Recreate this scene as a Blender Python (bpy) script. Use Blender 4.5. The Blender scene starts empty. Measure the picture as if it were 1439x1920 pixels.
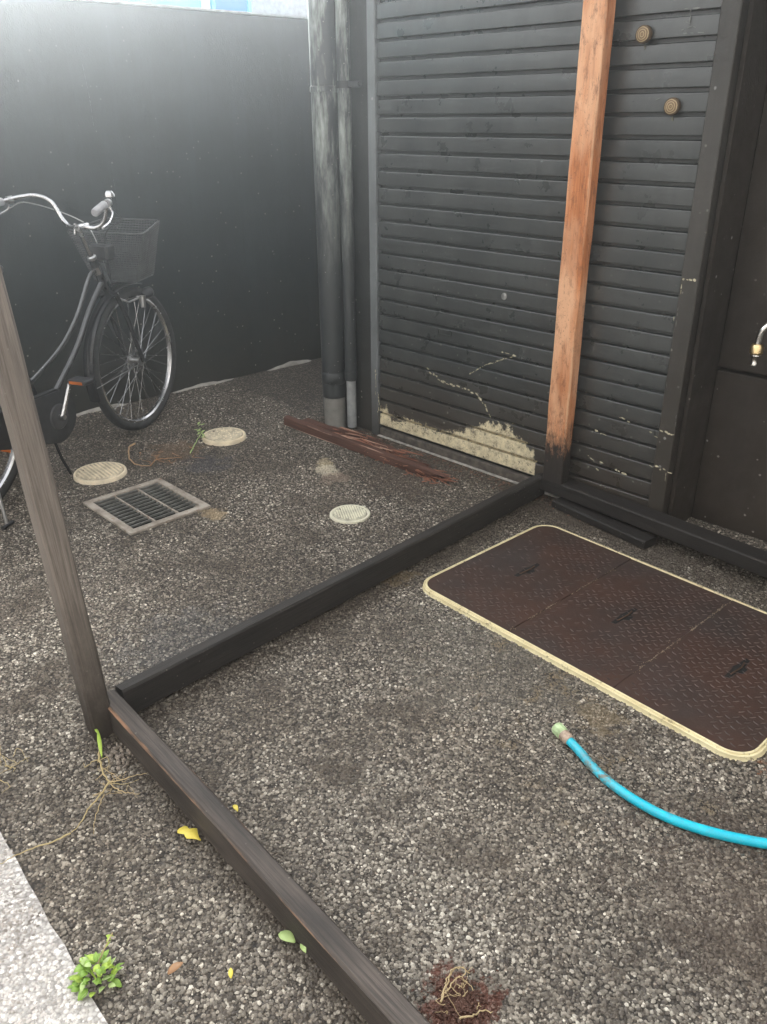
import bpy, bmesh, math, random
import numpy as np
from mathutils import Vector, Matrix, noise
R = math.radians
random.seed(7)
SC = bpy.context.scene
COL = SC.collection

# ------------------------------------------------------------------ camera
CAM_H = 1.42
cam_data = bpy.data.cameras.new('camera')
cam = bpy.data.objects.new('camera', cam_data)
COL.objects.link(cam)
cam_data.sensor_fit = 'VERTICAL'
cam_data.sensor_height = 24.0
cam_data.lens = 24.0 * 1540 / 1920
cam_data.clip_start = 0.02
cam_data.clip_end = 500
p_, r_ = R(25.8), R(-0.4)
fw = Vector((0, math.cos(p_), -math.sin(p_)))
rt = Vector((1, 0, 0))
up = rt.cross(fw)
rt2 = rt * math.cos(r_) + up * math.sin(r_)
up2 = -rt * math.sin(r_) + up * math.cos(r_)
m = Matrix((rt2, up2, -fw)).transposed().to_4x4()
m.translation = Vector((0, 0, CAM_H))
cam.matrix_world = m
SC.camera = cam

# ------------------------------------------------------------------ light
SUN_AZ, SUN_EL = 115.0, 20.0          # azimuth counted anticlockwise from +X
world = bpy.data.worlds.new('World')
SC.world = world
world.use_nodes = True
wn = world.node_tree
for n_ in list(wn.nodes):
    wn.nodes.remove(n_)
wo = wn.nodes.new('ShaderNodeOutputWorld')
wb = wn.nodes.new('ShaderNodeBackground')
sky = wn.nodes.new('ShaderNodeTexSky')
sky.sky_type = 'NISHITA'
sky.sun_disc = False
sky.sun_elevation = R(SUN_EL)
sky.sun_rotation = R(90 - SUN_AZ)
sky.dust_density = 3.0
sky.air_density = 1.0
hs = wn.nodes.new('ShaderNodeHueSaturation')
hs.inputs['Saturation'].default_value = 0.05
wn.links.new(sky.outputs[0], hs.inputs['Color'])
wn.links.new(hs.outputs[0], wb.inputs[0])
wb.inputs[1].default_value = 0.15
wn.links.new(wb.outputs[0], wo.inputs[0])
sun_d = bpy.data.lights.new('sun', 'SUN')
sun_d.energy = 5.0
sun_d.angle = R(0.6)
sun_d.color = (1.0, 0.985, 0.96)
sun = bpy.data.objects.new('sun', sun_d)
COL.objects.link(sun)
sd = Vector((math.cos(R(SUN_AZ)) * math.cos(R(SUN_EL)), math.sin(R(SUN_AZ)) * math.cos(R(SUN_EL)), math.sin(R(SUN_EL))))
sun.rotation_euler = sd.to_track_quat('Z', 'Y').to_euler()
sun.location = sd * 20
SC.view_settings.view_transform = 'Standard'
SC.view_settings.look = 'None'
SC.view_settings.gamma = 1.0
SC.view_settings.use_curve_mapping = False
SC.view_settings.exposure = 2.6
SC.render.engine = 'CYCLES'
SC.cycles.volume_bounces = 1
SC.cycles.max_bounces = 8
GLARE_HAZE_DENSITY = 0.0102
GLARE_HAZE_G = 0.925

# ------------------------------------------------------------------ node helper
class NT:
    def __init__(self, name):
        self.m = bpy.data.materials.new(name)
        self.m.use_nodes = True
        self.t = self.m.node_tree
        for n in list(self.t.nodes):
            self.t.nodes.remove(n)
        self.out = self.t.nodes.new('ShaderNodeOutputMaterial')
        self.b = self.t.nodes.new('ShaderNodeBsdfPrincipled')
        self.t.links.new(self.b.outputs[0], self.out.inputs[0])
    def n(self, typ, **kw):
        nd = self.t.nodes.new('ShaderNode' + typ)
        for k, v in kw.items():
            setattr(nd, k, v)
        return nd
    def put(self, sock, v):
        if isinstance(v, bpy.types.NodeSocket):
            self.t.links.new(v, sock)
        else:
            if isinstance(v, (tuple, list)) and sock.type == 'RGBA' and len(v) == 3:
                v = (*v, 1)
            if isinstance(v, (int, float)) and sock.type == 'RGBA': v = (v, v, v, 1)
            if isinstance(v, (int, float)) and sock.type == 'VECTOR': v = (v, v, v)
            sock.default_value = v
    def set(self, **kw):
        names = dict(color='Base Color', rough='Roughness', metal='Metallic', spec='Specular IOR Level',
                     normal='Normal', coat='Coat Weight', alpha='Alpha', trans='Transmission Weight',
                     coat_rough='Coat Roughness', sss='Subsurface Weight')
        for k, v in kw.items():
            self.put(self.b.inputs[names[k]], v)
        return self.m
    def coord(self, kind='Object', ref=None, scale=None, rot=None, loc=None):
        if kind == 'World':
            s = self.n('NewGeometry').outputs['Position']
        else:
            tc = self.n('TexCoord')
            if ref is not None:
                tc.object = ref
            s = tc.outputs[kind]
        if scale is not None or rot is not None or loc is not None:
            mp = self.n('Mapping')
            self.put(mp.inputs[0], s)
            if loc is not None: mp.inputs['Location'].default_value = loc
            if rot is not None: mp.inputs['Rotation'].default_value = rot
            if scale is not None:
                mp.inputs['Scale'].default_value = scale if isinstance(scale, tuple) else (scale,) * 3
            s = mp.outputs[0]
        return s
    def noise(self, vec, scale=5, detail=4, rough=.55, dist=0, col=False):
        nd = self.n('TexNoise')
        self.put(nd.inputs['Vector'], vec)
        nd.inputs['Scale'].default_value = scale
        nd.inputs['Detail'].default_value = detail
        nd.inputs['Roughness'].default_value = rough
        nd.inputs['Distortion'].default_value = dist
        return nd.outputs['Color' if col else 'Fac']
    def vor(self, vec, scale=5, out='Distance', feature='F1', rand=1.0):
        nd = self.n('TexVoronoi', feature=feature)
        self.put(nd.inputs['Vector'], vec)
        nd.inputs['Scale'].default_value = scale
        nd.inputs['Randomness'].default_value = rand
        return nd.outputs[out]
    def ramp(self, fac, stops, interp='LINEAR'):
        nd = self.n('ValToRGB')
        self.put(nd.inputs[0], fac)
        cr = nd.color_ramp
        cr.interpolation = interp
        while len(cr.elements) < len(stops):
            cr.elements.new(0.5)
        for e, (p, c) in zip(cr.elements, stops):
            e.position = p
            e.color = (c, c, c, 1) if isinstance(c, (int, float)) else (*c, 1)
        return nd.outputs[0]
    def mix(self, fac, a, b, mode='MIX'):
        nd = self.n('Mix', data_type='RGBA', blend_type=mode)
        self.put(nd.inputs[0], fac)
        self.put(nd.inputs[6], a)
        self.put(nd.inputs[7], b)
        return nd.outputs[2]
    def math(self, op, a, b=0.0, c=None):
        nd = self.n('Math', operation=op)
        self.put(nd.inputs[0], a)
        self.put(nd.inputs[1], b)
        if c is not None:
            self.put(nd.inputs[2], c)
        return nd.outputs[0]
    def vmath(self, op, a, b=(0, 0, 0)):
        nd = self.n('VectorMath', operation=op)
        self.put(nd.inputs[0], a)
        self.put(nd.inputs[1], b)
        return nd.outputs[0] if op not in ('LENGTH', 'DISTANCE', 'DOT_PRODUCT') else nd.outputs['Value']
    def sep(self, v):
        nd = self.n('SeparateXYZ')
        self.put(nd.inputs[0], v)
        return nd.outputs
    def bump(self, h, strength=.5, dist=.01, normal=None):
        nd = self.n('Bump')
        self.put(nd.inputs['Height'], h)
        nd.inputs['Strength'].default_value = strength
        nd.inputs['Distance'].default_value = dist
        if normal is not None:
            self.put(nd.inputs['Normal'], normal)
        return nd.outputs[0]

# ------------------------------------------------------------------ mesh helpers
def tag(o, label=None, cat=None, group=None, kind=None):
    if label: o['label'] = label
    if cat: o['category'] = cat
    if group: o['group'] = group
    if kind: o['kind'] = kind
    return o

def empty(name, loc=(0, 0, 0), rz=0.0, parent=None):
    o = bpy.data.objects.new(name, None)
    o.empty_display_size = .1
    COL.objects.link(o)
    o.location = loc
    o.rotation_euler = (0, 0, rz)
    if parent: o.parent = parent
    return o

def link(name, mesh, mat=None, parent=None, loc=(0, 0, 0), rot=(0, 0, 0)):
    o = bpy.data.objects.new(name, mesh)
    COL.objects.link(o)
    if mat is not None and not mesh.materials:
        mesh.materials.append(mat)
    if parent: o.parent = parent
    o.location = loc
    o.rotation_euler = rot
    return o

def to_mesh(bm, name, smooth=False, angle=None):
    me = bpy.data.meshes.new(name)
    bmesh.ops.recalc_face_normals(bm, faces=bm.faces)
    bm.to_mesh(me)
    bm.free()
    if smooth:
        for p in me.polygons: p.use_smooth = True
        if angle:
            me.set_sharp_from_angle(angle=R(angle))
    return me

def bm_box(bm, x0, x1, y0, y1, z0, z1, bevel=0.0, seg=1):
    r = bmesh.ops.create_cube(bm, size=1)
    vs = r['verts']
    for v in vs:
        v.co.x = x0 if v.co.x < 0 else x1
        v.co.y = y0 if v.co.y < 0 else y1
        v.co.z = z0 if v.co.z < 0 else z1
    if bevel:
        es = list({e for v in vs for e in v.link_edges})
        bmesh.ops.bevel(bm, geom=es, offset=bevel, segments=seg, affect='EDGES', profile=.6)
    return vs

def box(name, x0, x1, y0, y1, z0, z1, mat, parent=None, bevel=0.0, seg=1, smooth=False):
    bm = bmesh.new()
    bm_box(bm, x0, x1, y0, y1, z0, z1, bevel, seg)
    return link(name, to_mesh(bm, name, smooth, 40 if smooth else None), mat, parent)

def frames(pts):
    pts = [Vector(p) for p in pts]
    T = []
    for i in range(len(pts)):
        a = pts[max(i - 1, 0)]; b = pts[min(i + 1, len(pts) - 1)]
        T.append((b - a).normalized())
    ref = Vector((0, 0, 1)) if abs(T[0].z) < .9 else Vector((1, 0, 0))
    N = (ref - T[0] * ref.dot(T[0])).normalized()
    out = []
    for i, t in enumerate(T):
        N = (N - t * N.dot(t)).normalized()
        out.append((pts[i], t, N, t.cross(N)))
    return out

def bm_tube(bm, pts, rad, seg=12, cap=True, closed=False):
    fr = frames(pts)
    n = len(pts)
    if callable(rad): rads = [rad(i / (n - 1)) for i in range(n)]
    elif isinstance(rad, (list, tuple)): rads = rad
    else: rads = [rad] * n
    rings = []
    for (p, t, N, B), r in zip(fr, rads):
        rings.append([bm.verts.new(p + (N * math.cos(2 * math.pi * k / seg) + B * math.sin(2 * math.pi * k / seg)) * r) for k in range(seg)])
    for a, b in zip(rings, rings[1:]):
        for k in range(seg):
            bm.faces.new((a[k], a[(k + 1) % seg], b[(k + 1) % seg], b[k]))
    if closed:
        a, b = rings[-1], rings[0]
        for k in range(seg):
            bm.faces.new((a[k], a[(k + 1) % seg], b[(k + 1) % seg], b[k]))
    elif cap:
        bm.faces.new(rings[0][::-1]); bm.faces.new(rings[-1])

def tube(name, pts, rad, mat, parent=None, seg=12, closed=False, loc=(0, 0, 0)):
    bm = bmesh.new()
    bm_tube(bm, pts, rad, seg, True, closed)
    return link(name, to_mesh(bm, name, True, 50), mat, parent, loc)

def smooth_path(pts, n=8):
    pts = [Vector(p) for p in pts]
    P = [pts[0] * 2 - pts[1]] + pts + [pts[-1] * 2 - pts[-2]]
    out = []
    for i in range(1, len(P) - 2):
        for k in range(n):
            t = k / n
            a, b, c, d = P[i - 1], P[i], P[i + 1], P[i + 2]
            out.append(.5 * ((2 * b) + (c - a) * t + (2 * a - 5 * b + 4 * c - d) * t * t + (3 * b - a - 3 * c + d) * t ** 3))
    out.append(pts[-1])
    return out

def bm_lathe(bm, prof, seg=32, M=None):
    rings = []
    for r, z in prof:
        if r < 1e-6:
            rings.append([bm.verts.new((0, 0, z))])
        else:
            rings.append([bm.verts.new((r * math.cos(2 * math.pi * k / seg), r * math.sin(2 * math.pi * k / seg), z)) for k in range(seg)])
    for a, b in zip(rings, rings[1:]):
        if len(a) == 1 and len(b) == 1: continue
        for k in range(seg):
            if len(a) == 1: bm.faces.new((a[0], b[k], b[(k + 1) % seg]))
            elif len(b) == 1: bm.faces.new((a[k], a[(k + 1) % seg], b[0]))
            else: bm.faces.new((a[k], a[(k + 1) % seg], b[(k + 1) % seg], b[k]))
    if M is not None:
        bmesh.ops.transform(bm, matrix=M, verts=[v for r in rings for v in r])

def lathe(name, prof, mat, parent=None, loc=(0, 0, 0), rot=(0, 0, 0), seg=32, M=None, smooth=35):
    bm = bmesh.new()
    bm_lathe(bm, prof, seg, M)
    return link(name, to_mesh(bm, name, True, smooth), mat, parent, loc, rot)

def timber(name, p0, p1, w, h, mat, parent=None, jit=.0012, roll=0.0, seed=0, chamfer=.005, n=None, end_fn=None):
    """a rough-sawn length of timber, local x runs along it"""
    p0, p1 = Vector(p0), Vector(p1)
    L = (p1 - p0).length
    n = n or max(8, int(L / .03))
    c = chamfer
    prof = [(-w/2+c, -h/2), (0, -h/2), (w/2-c, -h/2), (w/2, -h/2+c), (w/2, 0), (w/2, h/2-c), (w/2-c, h/2), (0, h/2), (-w/2+c, h/2), (-w/2, h/2-c), (-w/2, 0), (-w/2, -h/2+c)]
    bm = bmesh.new()
    rings = []
    for i in range(n + 1):
        x = L * i / n
        ring = []
        for k, (y, z) in enumerate(prof):
            q = Vector((x * 6, k * 1.7 + seed * 9, seed * 3.3))
            q2 = Vector((x * 1.5, seed * 5.1, 2))
            dy = noise.noise(q) * jit + noise.noise(q2) * jit * 2.5
            dz = noise.noise(q + Vector((0, 0, 7))) * jit + noise.noise(q2 + Vector((0, 9, 0))) * jit * 1.5
            if end_fn: 
                sc, ex = end_fn(i / n, k)
            else: sc, ex = 1, 0
            ring.append(bm.verts.new((x + ex, y * sc + dy, z * sc + dz)))
        rings.append(ring)
    m_ = len(prof)
    for a, b in zip(rings, rings[1:]):
        for k in range(m_):
            bm.faces.new((a[k], a[(k + 1) % m_], b[(k + 1) % m_], b[k]))
    bm.faces.new(rings[0][::-1]); bm.faces.new(rings[-1])
    o = link(name, to_mesh(bm, name, True, 30), mat)
    d = (p1 - p0).normalized()
    q = d.to_track_quat('X', 'Z')
    M = Matrix.Translation(p0) @ q.to_matrix().to_4x4() @ Matrix.Rotation(roll, 4, 'X')
    if parent:
        o.parent = parent
        o.matrix_local = M
    else:
        o.matrix_world = M
    return o

# ------------------------------------------------------------------ materials
def m_plain(name, col, rough=.5, metal=0.0, spec=.5, var=.25, scale=20, bump=.15):
    t = NT(name)
    v = t.coord('Object')
    a = t.noise(v, scale, 5)
    c = t.mix(t.ramp(a, [(.3, 0), (.7, 1)]), tuple(x * (1 - var) for x in col), tuple(min(1, x * (1 + var)) for x in col))
    return t.set(color=c, rough=t.ramp(t.noise(v, scale * 2.3, 3), [(.2, rough * .8), (.8, min(1, rough * 1.2))]), metal=metal, spec=spec, **({'normal': t.bump(t.noise(v, scale * 8, 3), bump, .001)} if bump else {}))


STAINS = [(.125, .925, .085, (.10, .030, .016), .85), (-.27, 3.46, .06, (.42, .35, .22), .6), (-.25, 3.37, .07, (.46, .41, .31), .8), (-.21, 3.28, .07, (.22, .17, .13), .6), (-.665, 2.93, .07, (.36, .27, .15), .5),
          (-.98, 3.60, .16, (.15, .095, .055), .5), (.02, 2.44, .09, (.32, .23, .11), .5), (.56, 1.69, .08, (.22, .16, .08), .35), (.96, 1.49, .07, (.34, .12, .035), .6),
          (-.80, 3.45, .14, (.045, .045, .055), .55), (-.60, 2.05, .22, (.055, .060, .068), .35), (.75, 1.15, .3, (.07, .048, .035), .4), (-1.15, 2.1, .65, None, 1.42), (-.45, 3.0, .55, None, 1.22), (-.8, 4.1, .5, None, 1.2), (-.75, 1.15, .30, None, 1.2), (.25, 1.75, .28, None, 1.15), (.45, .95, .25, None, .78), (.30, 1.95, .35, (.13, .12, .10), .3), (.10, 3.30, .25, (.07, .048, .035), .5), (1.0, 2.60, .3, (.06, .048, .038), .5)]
def stains_and_shade(t, v, c):
    vf = t.vmath('MULTIPLY', v, (1, 1, 0))
    n = t.math('ADD', t.math('MULTIPLY', t.noise(v, 14, 6, .8), 1.2), -.1)
    for x, y, r, col, amt in STAINS:
        d = t.math('ADD', t.vmath('DISTANCE', vf, (x, y, 0)), t.math('MULTIPLY', t.math('SUBTRACT', n, .5), r * 3.4))
        if col is None:      # a patch of the same stones, made paler or darker
            c = t.mix(1.0, c, t.ramp(t.math('DIVIDE', d, r), [(.35, amt), (1.0, 1.0)]), 'MULTIPLY')
            continue
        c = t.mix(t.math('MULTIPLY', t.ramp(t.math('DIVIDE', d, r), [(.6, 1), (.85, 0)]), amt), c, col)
    # contact shade painted into the ground, with damp, along beams and shutter foot
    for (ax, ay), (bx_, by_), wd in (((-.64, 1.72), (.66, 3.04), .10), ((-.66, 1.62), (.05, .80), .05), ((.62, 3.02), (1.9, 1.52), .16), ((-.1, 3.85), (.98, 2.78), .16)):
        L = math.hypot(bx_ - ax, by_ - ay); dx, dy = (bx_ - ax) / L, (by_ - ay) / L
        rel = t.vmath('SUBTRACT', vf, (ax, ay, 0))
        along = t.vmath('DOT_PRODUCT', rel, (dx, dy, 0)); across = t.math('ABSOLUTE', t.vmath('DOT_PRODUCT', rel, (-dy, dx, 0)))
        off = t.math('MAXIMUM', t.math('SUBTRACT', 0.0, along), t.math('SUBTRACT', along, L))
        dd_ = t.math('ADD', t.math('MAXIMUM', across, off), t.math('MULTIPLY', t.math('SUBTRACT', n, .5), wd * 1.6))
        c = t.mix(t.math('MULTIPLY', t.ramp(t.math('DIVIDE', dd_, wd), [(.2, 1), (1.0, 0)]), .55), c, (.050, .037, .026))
    return c

def m_asphalt(name='asphalt'):
    t = NT(name)
    v = t.coord('World')
    big = t.noise(v, 1.1, 4, .6)
    mid = t.noise(v, 5.5, 5, .65)
    cell = t.vor(v, 150, 'Color')
    cellv = t.sep(cell)[0]
    d = t.vor(v, 150, 'Distance')
    grit = t.noise(v, 420, 2, .6)
    base = t.mix(t.ramp(big, [(.35, 0), (.65, 1)]), (.075, .061, .046), (.125, .105, .083))
    base = t.mix(t.ramp(mid, [(.38, 0), (.72, .5)]), base, (.060, .048, .038))
    grain = t.ramp(cellv, [(0, .45), (.55, 1.0), (.85, 1.9), (.97, 3.6)])
    c = t.mix(1.0, base, grain, 'MULTIPLY')
    c = t.mix(t.ramp(d, [(.25, 0), (.75, .8)]), c, (.012, .010, .009))
    c = t.mix(t.ramp(grit, [(.62, 0), (.75, .5)]), c, (.16, .15, .13))
    # rust stain and pale mineral crust, each with a shape of its own, plus painted beam shade
    c = stains_and_shade(t, v, c)
    h = t.math('SUBTRACT', t.ramp(d, [(0, 1), (.7, 0)]), t.math('MULTIPLY', grit, .3))
    return t.set(color=c, rough=t.ramp(t.noise(v, 60, 3), [(.3, .55), (.7, .8)]), spec=.4, normal=t.bump(h, .9, .004))

def m_aggregate(name='aggregate', pale=False):
    t = NT(name)
    v = t.coord('World')
    oi = t.n('ObjectInfo').outputs['Random']
    if pale:
        c = t.ramp(oi, [(0, (.32, .29, .26)), (.4, (.52, .49, .45)), (.8, (.64, .60, .57)), (1, (.78, .75, .72))])
    else:
        c = t.ramp(oi, [(0, (.058, .048, .039)), (.25, (.110, .094, .076)), (.5, (.175, .154, .126)), (.78, (.27, .242, .200)), (.94, (.40, .365, .305)), (1, (.62, .58, .50))])
    big = t.noise(v, 1.3, 4, .6)
    c = t.mix(1.0, c, t.ramp(big, [(.32, (.58, .54, .50)), (.5, (1, .99, .98)), (.68, (1.22, 1.25, 1.27))]), 'MULTIPLY')
    mid = t.noise(v, 4.5, 5, .65)
    c = t.mix(t.ramp(mid, [(.50, 0), (.64, .75)]), c, (.066, .050, .036))
    c = t.mix(1.0, c, t.ramp(t.noise(v, 26, 4, .7), [(.3, .62), (.5, 1.0), (.7, 1.25)]), 'MULTIPLY')
    if not pale: c = stains_and_shade(t, v, c)
    # mineral crust and rust around the pit cover and the drain
    cr = t.noise(v, 7, 5, .7)
    dd = t.vmath('DISTANCE', t.vmath('MULTIPLY', v, (1, 1, 0)), (.55, 1.72, 0))
    m2 = t.math('MULTIPLY', t.ramp(cr, [(.56, 0), (.66, 1)]), t.ramp(dd, [(.25, 1), (.6, 0)]))
    c = t.mix(t.math('MULTIPLY', m2, .7), c, (.20, .145, .075))
    return t.set(color=c, rough=t.ramp(oi, [(0, .45), (1, .8)]), spec=.45, normal=t.bump(t.noise(v, 600, 2), .3, .001))

def m_wall_paint(name, base=(.018, .021, .024), rough=.5, dirt=(.05, .045, .038), speck=.985, zdirt=.35, ref=None, brown=0.0):
    t = NT(name)
    v = t.coord('Object', ref)
    z = t.sep(v)[2]
    a = t.noise(v, 2.5, 5, .6)
    c = t.mix(t.ramp(a, [(.3, 0), (.7, 1)]), tuple(x * .75 for x in base), tuple(x * 1.35 for x in base))
    st_ = t.noise(t.vmath('MULTIPLY', v, (7, 7, .7)), 1.0, 6, .7)
    c = t.mix(t.ramp(st_, [(.48, 0), (.72, .45)]), c, tuple(x * 2.1 for x in base))
    c = t.mix(t.ramp(t.noise(t.vmath('MULTIPLY', v, (16, 16, 1.2)), 1.0, 5, .7), [(.55, 0), (.75, .6)]), c, tuple(x * .5 for x in base))
    # splash-back dirt low on the wall
    low = t.math('ADD', t.math('MULTIPLY', z, 1 / zdirt), t.math('MULTIPLY', t.noise(v, 7, 5, .7), .9))
    c = t.mix(t.ramp(t.math('DIVIDE', low, 2.0), [(.25, .75), (.7, 0)]), c, dirt)
    # chips and paint flecks
    wv = t.vmath('ADD', v, t.vmath('MULTIPLY', t.noise(v, 60, 2, col=True), (.006, .006, .006)))
    d = t.vor(wv, 13, 'Distance')
    rnd = t.sep(t.vor(wv, 13, 'Color'))[1]
    f = t.math('MULTIPLY', t.ramp(t.math('DIVIDE', d, t.math('ADD', rnd, .05)), [(.06, 1), (.10, 0)]), t.math('GREATER_THAN', rnd, .35))
    f = t.math('MULTIPLY', f, t.ramp(t.noise(v, 3.0, 3), [(.45, .1), (.6, 1)]))
    c = t.mix(t.math('MULTIPLY', f, .6), c, (.46, .46, .44))
    d2 = t.vor(wv, 36, 'Distance')
    rnd2 = t.sep(t.vor(wv, 36, 'Color'))[2]
    f2 = t.math('MULTIPLY', t.ramp(d2, [(.10, 1), (.2, 0)]), t.math('GREATER_THAN', rnd2, .88))
    f2 = t.math('MULTIPLY', f2, t.ramp(t.math('DIVIDE', low, 3.0), [(.2, 1), (.9, .12)]))
    c = t.mix(f2, c, (.26, .25, .22))
    h = t.math('ADD', t.noise(v, 130, 4, .6), t.math('MULTIPLY', t.noise(v, 22, 4), 1.5))
    return t.set(color=c, rough=t.ramp(t.noise(v, 9, 4), [(.3, rough * .85), (.7, min(1, rough * 1.25))]), spec=.5, normal=t.bump(h, .35, .003))

def m_shutter(ref):
    t = NT('shutter_paint')
    v = t.coord('Object', ref)
    s = t.sep(v)
    x, z = s[0], s[2]
    a = t.noise(v, 3.2, 5, .6)
    c = t.mix(t.ramp(a, [(.3, 0), (.7, 1)]), (.024, .027, .027), (.056, .059, .057))
    smear = t.noise(t.vmath('MULTIPLY', v, (30, 30, 3)), 1, 5, .65)
    c = t.mix(t.ramp(smear, [(.5, 0), (.75, .35)]), c, (.014, .015, .016))
    # brown grime on the lowest slats
    low = t.math('ADD', t.math('MULTIPLY', z, 2.4), t.math('MULTIPLY', t.noise(v, 6, 5, .7), .9))
    c = t.mix(t.ramp(t.math('DIVIDE', low, 2.0), [(.3, .85), (.8, 0)]), c, (.048, .037, .028))
    # flecks where the black paint has chipped
    wv = t.vmath('ADD', v, t.vmath('MULTIPLY', t.noise(v, 70, 3, col=True), (.012, .012, .012)))
    d2 = t.vor(wv, 34, 'Distance')
    r2 = t.sep(t.vor(wv, 34, 'Color'))[2]
    f2 = t.math('MULTIPLY', t.ramp(d2, [(.10, 1), (.2, 0)]), t.math('GREATER_THAN', r2, .66))
    f2 = t.math('MULTIPLY', f2, t.ramp(t.math('DIVIDE', low, 3.0), [(.15, .9), (.5, .35), (1.0, .06)]))
    c = t.mix(f2, c, (.30, .29, .26))
    # old cream coat laid bare along the foot of the shutter
    top = t.n('ValToRGB'); top.color_ramp.interpolation = 'LINEAR'
    st = [(.0, .135), (.06, .155), (.09, .10), (.2, .13), (.42, .125), (.55, .165), (.62, .21), (.66, .235), (.78, .235), (.85, .20), (.92, .16), (.935, .0)]
    cr = top.color_ramp
    while len(cr.elements) < len(st): cr.elements.new(.5)
    for e, (p, c_) in zip(cr.elements, st):
        e.position = p; e.color = (c_, c_, c_, 1)
    t.put(top.inputs[0], x)
    nz = t.math('MULTIPLY', t.math('SUBTRACT', t.noise(v, 21, 8, .85), .5), .24)
    zt = t.math('SUBTRACT', t.math('ADD', top.outputs[0], nz), z)
    zb = t.math('SUBTRACT', z, t.math('ADD', .055, t.math('MULTIPLY', nz, .2)))
    pk = t.math('MULTIPLY', t.ramp(zt, [(.004, 0), (.008, 1)]), t.ramp(zb, [(0, 0), (.004, 1)]))
    hole = t.ramp(t.noise(v, 48, 5, .75), [(.38, 0), (.41, 1)])
    pk = t.math('MULTIPLY', pk, hole)
    pk = t.math('MULTIPLY', pk, t.math('LESS_THAN', x, .93))
    cream = t.mix(t.ramp(t.noise(v, 26, 7, .8), [(.36, 0), (.45, .6), (.60, 1)]), (.13, .10, .065), (.72, .63, .42))
    c = t.mix(pk, c, cream)
    h = t.math('ADD', t.math('MULTIPLY', t.noise(v, 90, 4), .5), t.math('MULTIPLY', pk, -.25))
    h = t.math('ADD', h, t.math('MULTIPLY', t.noise(v, 28, 3), t.ramp(t.math('DIVIDE', low, 2.0), [(.25, 1.0), (.6, .05)])))
    return t.set(color=c, rough=t.mix(pk, t.ramp(t.noise(v, 12, 4), [(.3, .24), (.7, .42)]), .8), spec=.7, normal=t.bump(h, .35, .0012))

def m_wood(name, dark, light, wear=(.25, .17, .10), wear_amt=.0, w=.06, h=.08, rough=.65, ring=1.0, foot=None, streak=.5, knots=False):
    t = NT(name)
    v = t.coord('Object')
    s = t.sep(v)
    g = t.noise(t.vmath('MULTIPLY', v, (3.0, 110, 110)), 1.6, 7, .72, .5)
    g2 = t.noise(t.vmath('MULTIPLY', v, (6.0, 260, 260)), 1.0, 4, .6)
    big = t.noise(t.vmath('MULTIPLY', v, (3, 12, 12)), 1.2, 4)
    c = t.mix(t.ramp(g, [(.3, 0), (.7, 1)]), dark, light)
    c = t.mix(t.ramp(big, [(.35, 0), (.75, streak)]), c, tuple(x * .45 for x in dark))
    c = t.mix(t.ramp(g2, [(.35, .5), (.5, 0)]), c, tuple(x * .5 for x in dark))
    if knots:
        pal = t.noise(t.vmath('MULTIPLY', v, (2.2, 9, 9)), 1.0, 4, .6)
        c = t.mix(t.ramp(pal, [(.44, 0), (.64, .75)]), c, (.76, .46, .28))
        drt = t.noise(t.vmath('MULTIPLY', v, (16, 42, 42)), 1.0, 6, .8)
        c = t.mix(t.ramp(drt, [(.52, 0), (.68, .75)]), c, (.17, .065, .032))
        sp = t.noise(v, 130, 3, .8)
        c = t.mix(t.ramp(sp, [(.62, 0), (.70, .7)]), c, (.10, .04, .02))
        crk = t.noise(t.vmath('MULTIPLY', v, (5, 150, 150)), 1.0, 5, .75, 1.2)
        loc = t.noise(t.vmath('MULTIPLY', v, (3.5, 14, 14)), 1.3, 3)
        cm = t.math('MULTIPLY', t.ramp(crk, [(.30, 1), (.39, 0)]), t.ramp(loc, [(.45, .15), (.6, 1)]))
        c = t.mix(cm, c, (.10, .035, .016))
        kv = t.vmath('MULTIPLY', v, (3.2, 12, 12))
        kd = t.vor(kv, 1.0, 'Distance'); kr = t.sep(t.vor(kv, 1.0, 'Color'))[0]
        c = t.mix(t.math('MULTIPLY', t.ramp(kd, [(.10, .9), (.2, 0)]), t.math('GREATER_THAN', kr, .6)), c, (.13, .045, .02))
    if wear_amt:
        ay = t.math('DIVIDE', t.math('ABSOLUTE', s[1]), w / 2)
        az = t.math('DIVIDE', t.math('ABSOLUTE', s[2]), h / 2)
        e = t.math('MULTIPLY', t.math('POWER', ay, 5), t.math('POWER', az, 5))
        e = t.math('ADD', e, t.math('MULTIPLY', t.math('SUBTRACT', t.noise(t.vmath('MULTIPLY', v, (7, 50, 50)), 1.0, 5, .7), .5), 1.6))
        c = t.mix(t.math('MULTIPLY', t.ramp(e, [(.5, 0), (.95, 1)]), wear_amt), c, wear)
    if foot:
        col, x0, x1 = foot
        f = t.math('ADD', s[0], t.math('MULTIPLY', t.math('SUBTRACT', t.noise(t.vmath('MULTIPLY', v, (22, 50, 50)), 1, 6, .85), .5), .40))
        mr = t.n('MapRange'); t.put(mr.inputs[0], f)
        mr.inputs[1].default_value = x0; mr.inputs[2].default_value = x1
        mr.inputs[3].default_value = 1; mr.inputs[4].default_value = 0
        c = t.mix(mr.outputs[0], c, col)
    d2 = t.vor(v, 60, 'Distance'); r2 = t.sep(t.vor(v, 60, 'Color'))[1]
    c = t.mix(t.math('MULTIPLY', t.math('MULTIPLY', t.ramp(d2, [(.08, 1), (.16, 0)]), t.math('GREATER_THAN', r2, .88)), .6), c, (.22, .2, .17))
    hh = t.math('ADD', g, t.math('MULTIPLY', g2, .7))
    return t.set(color=c, rough=t.ramp(g, [(.3, rough * .85), (.7, min(1, rough * 1.2))]), spec=.4, normal=t.bump(hh, .55, .003))

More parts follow.
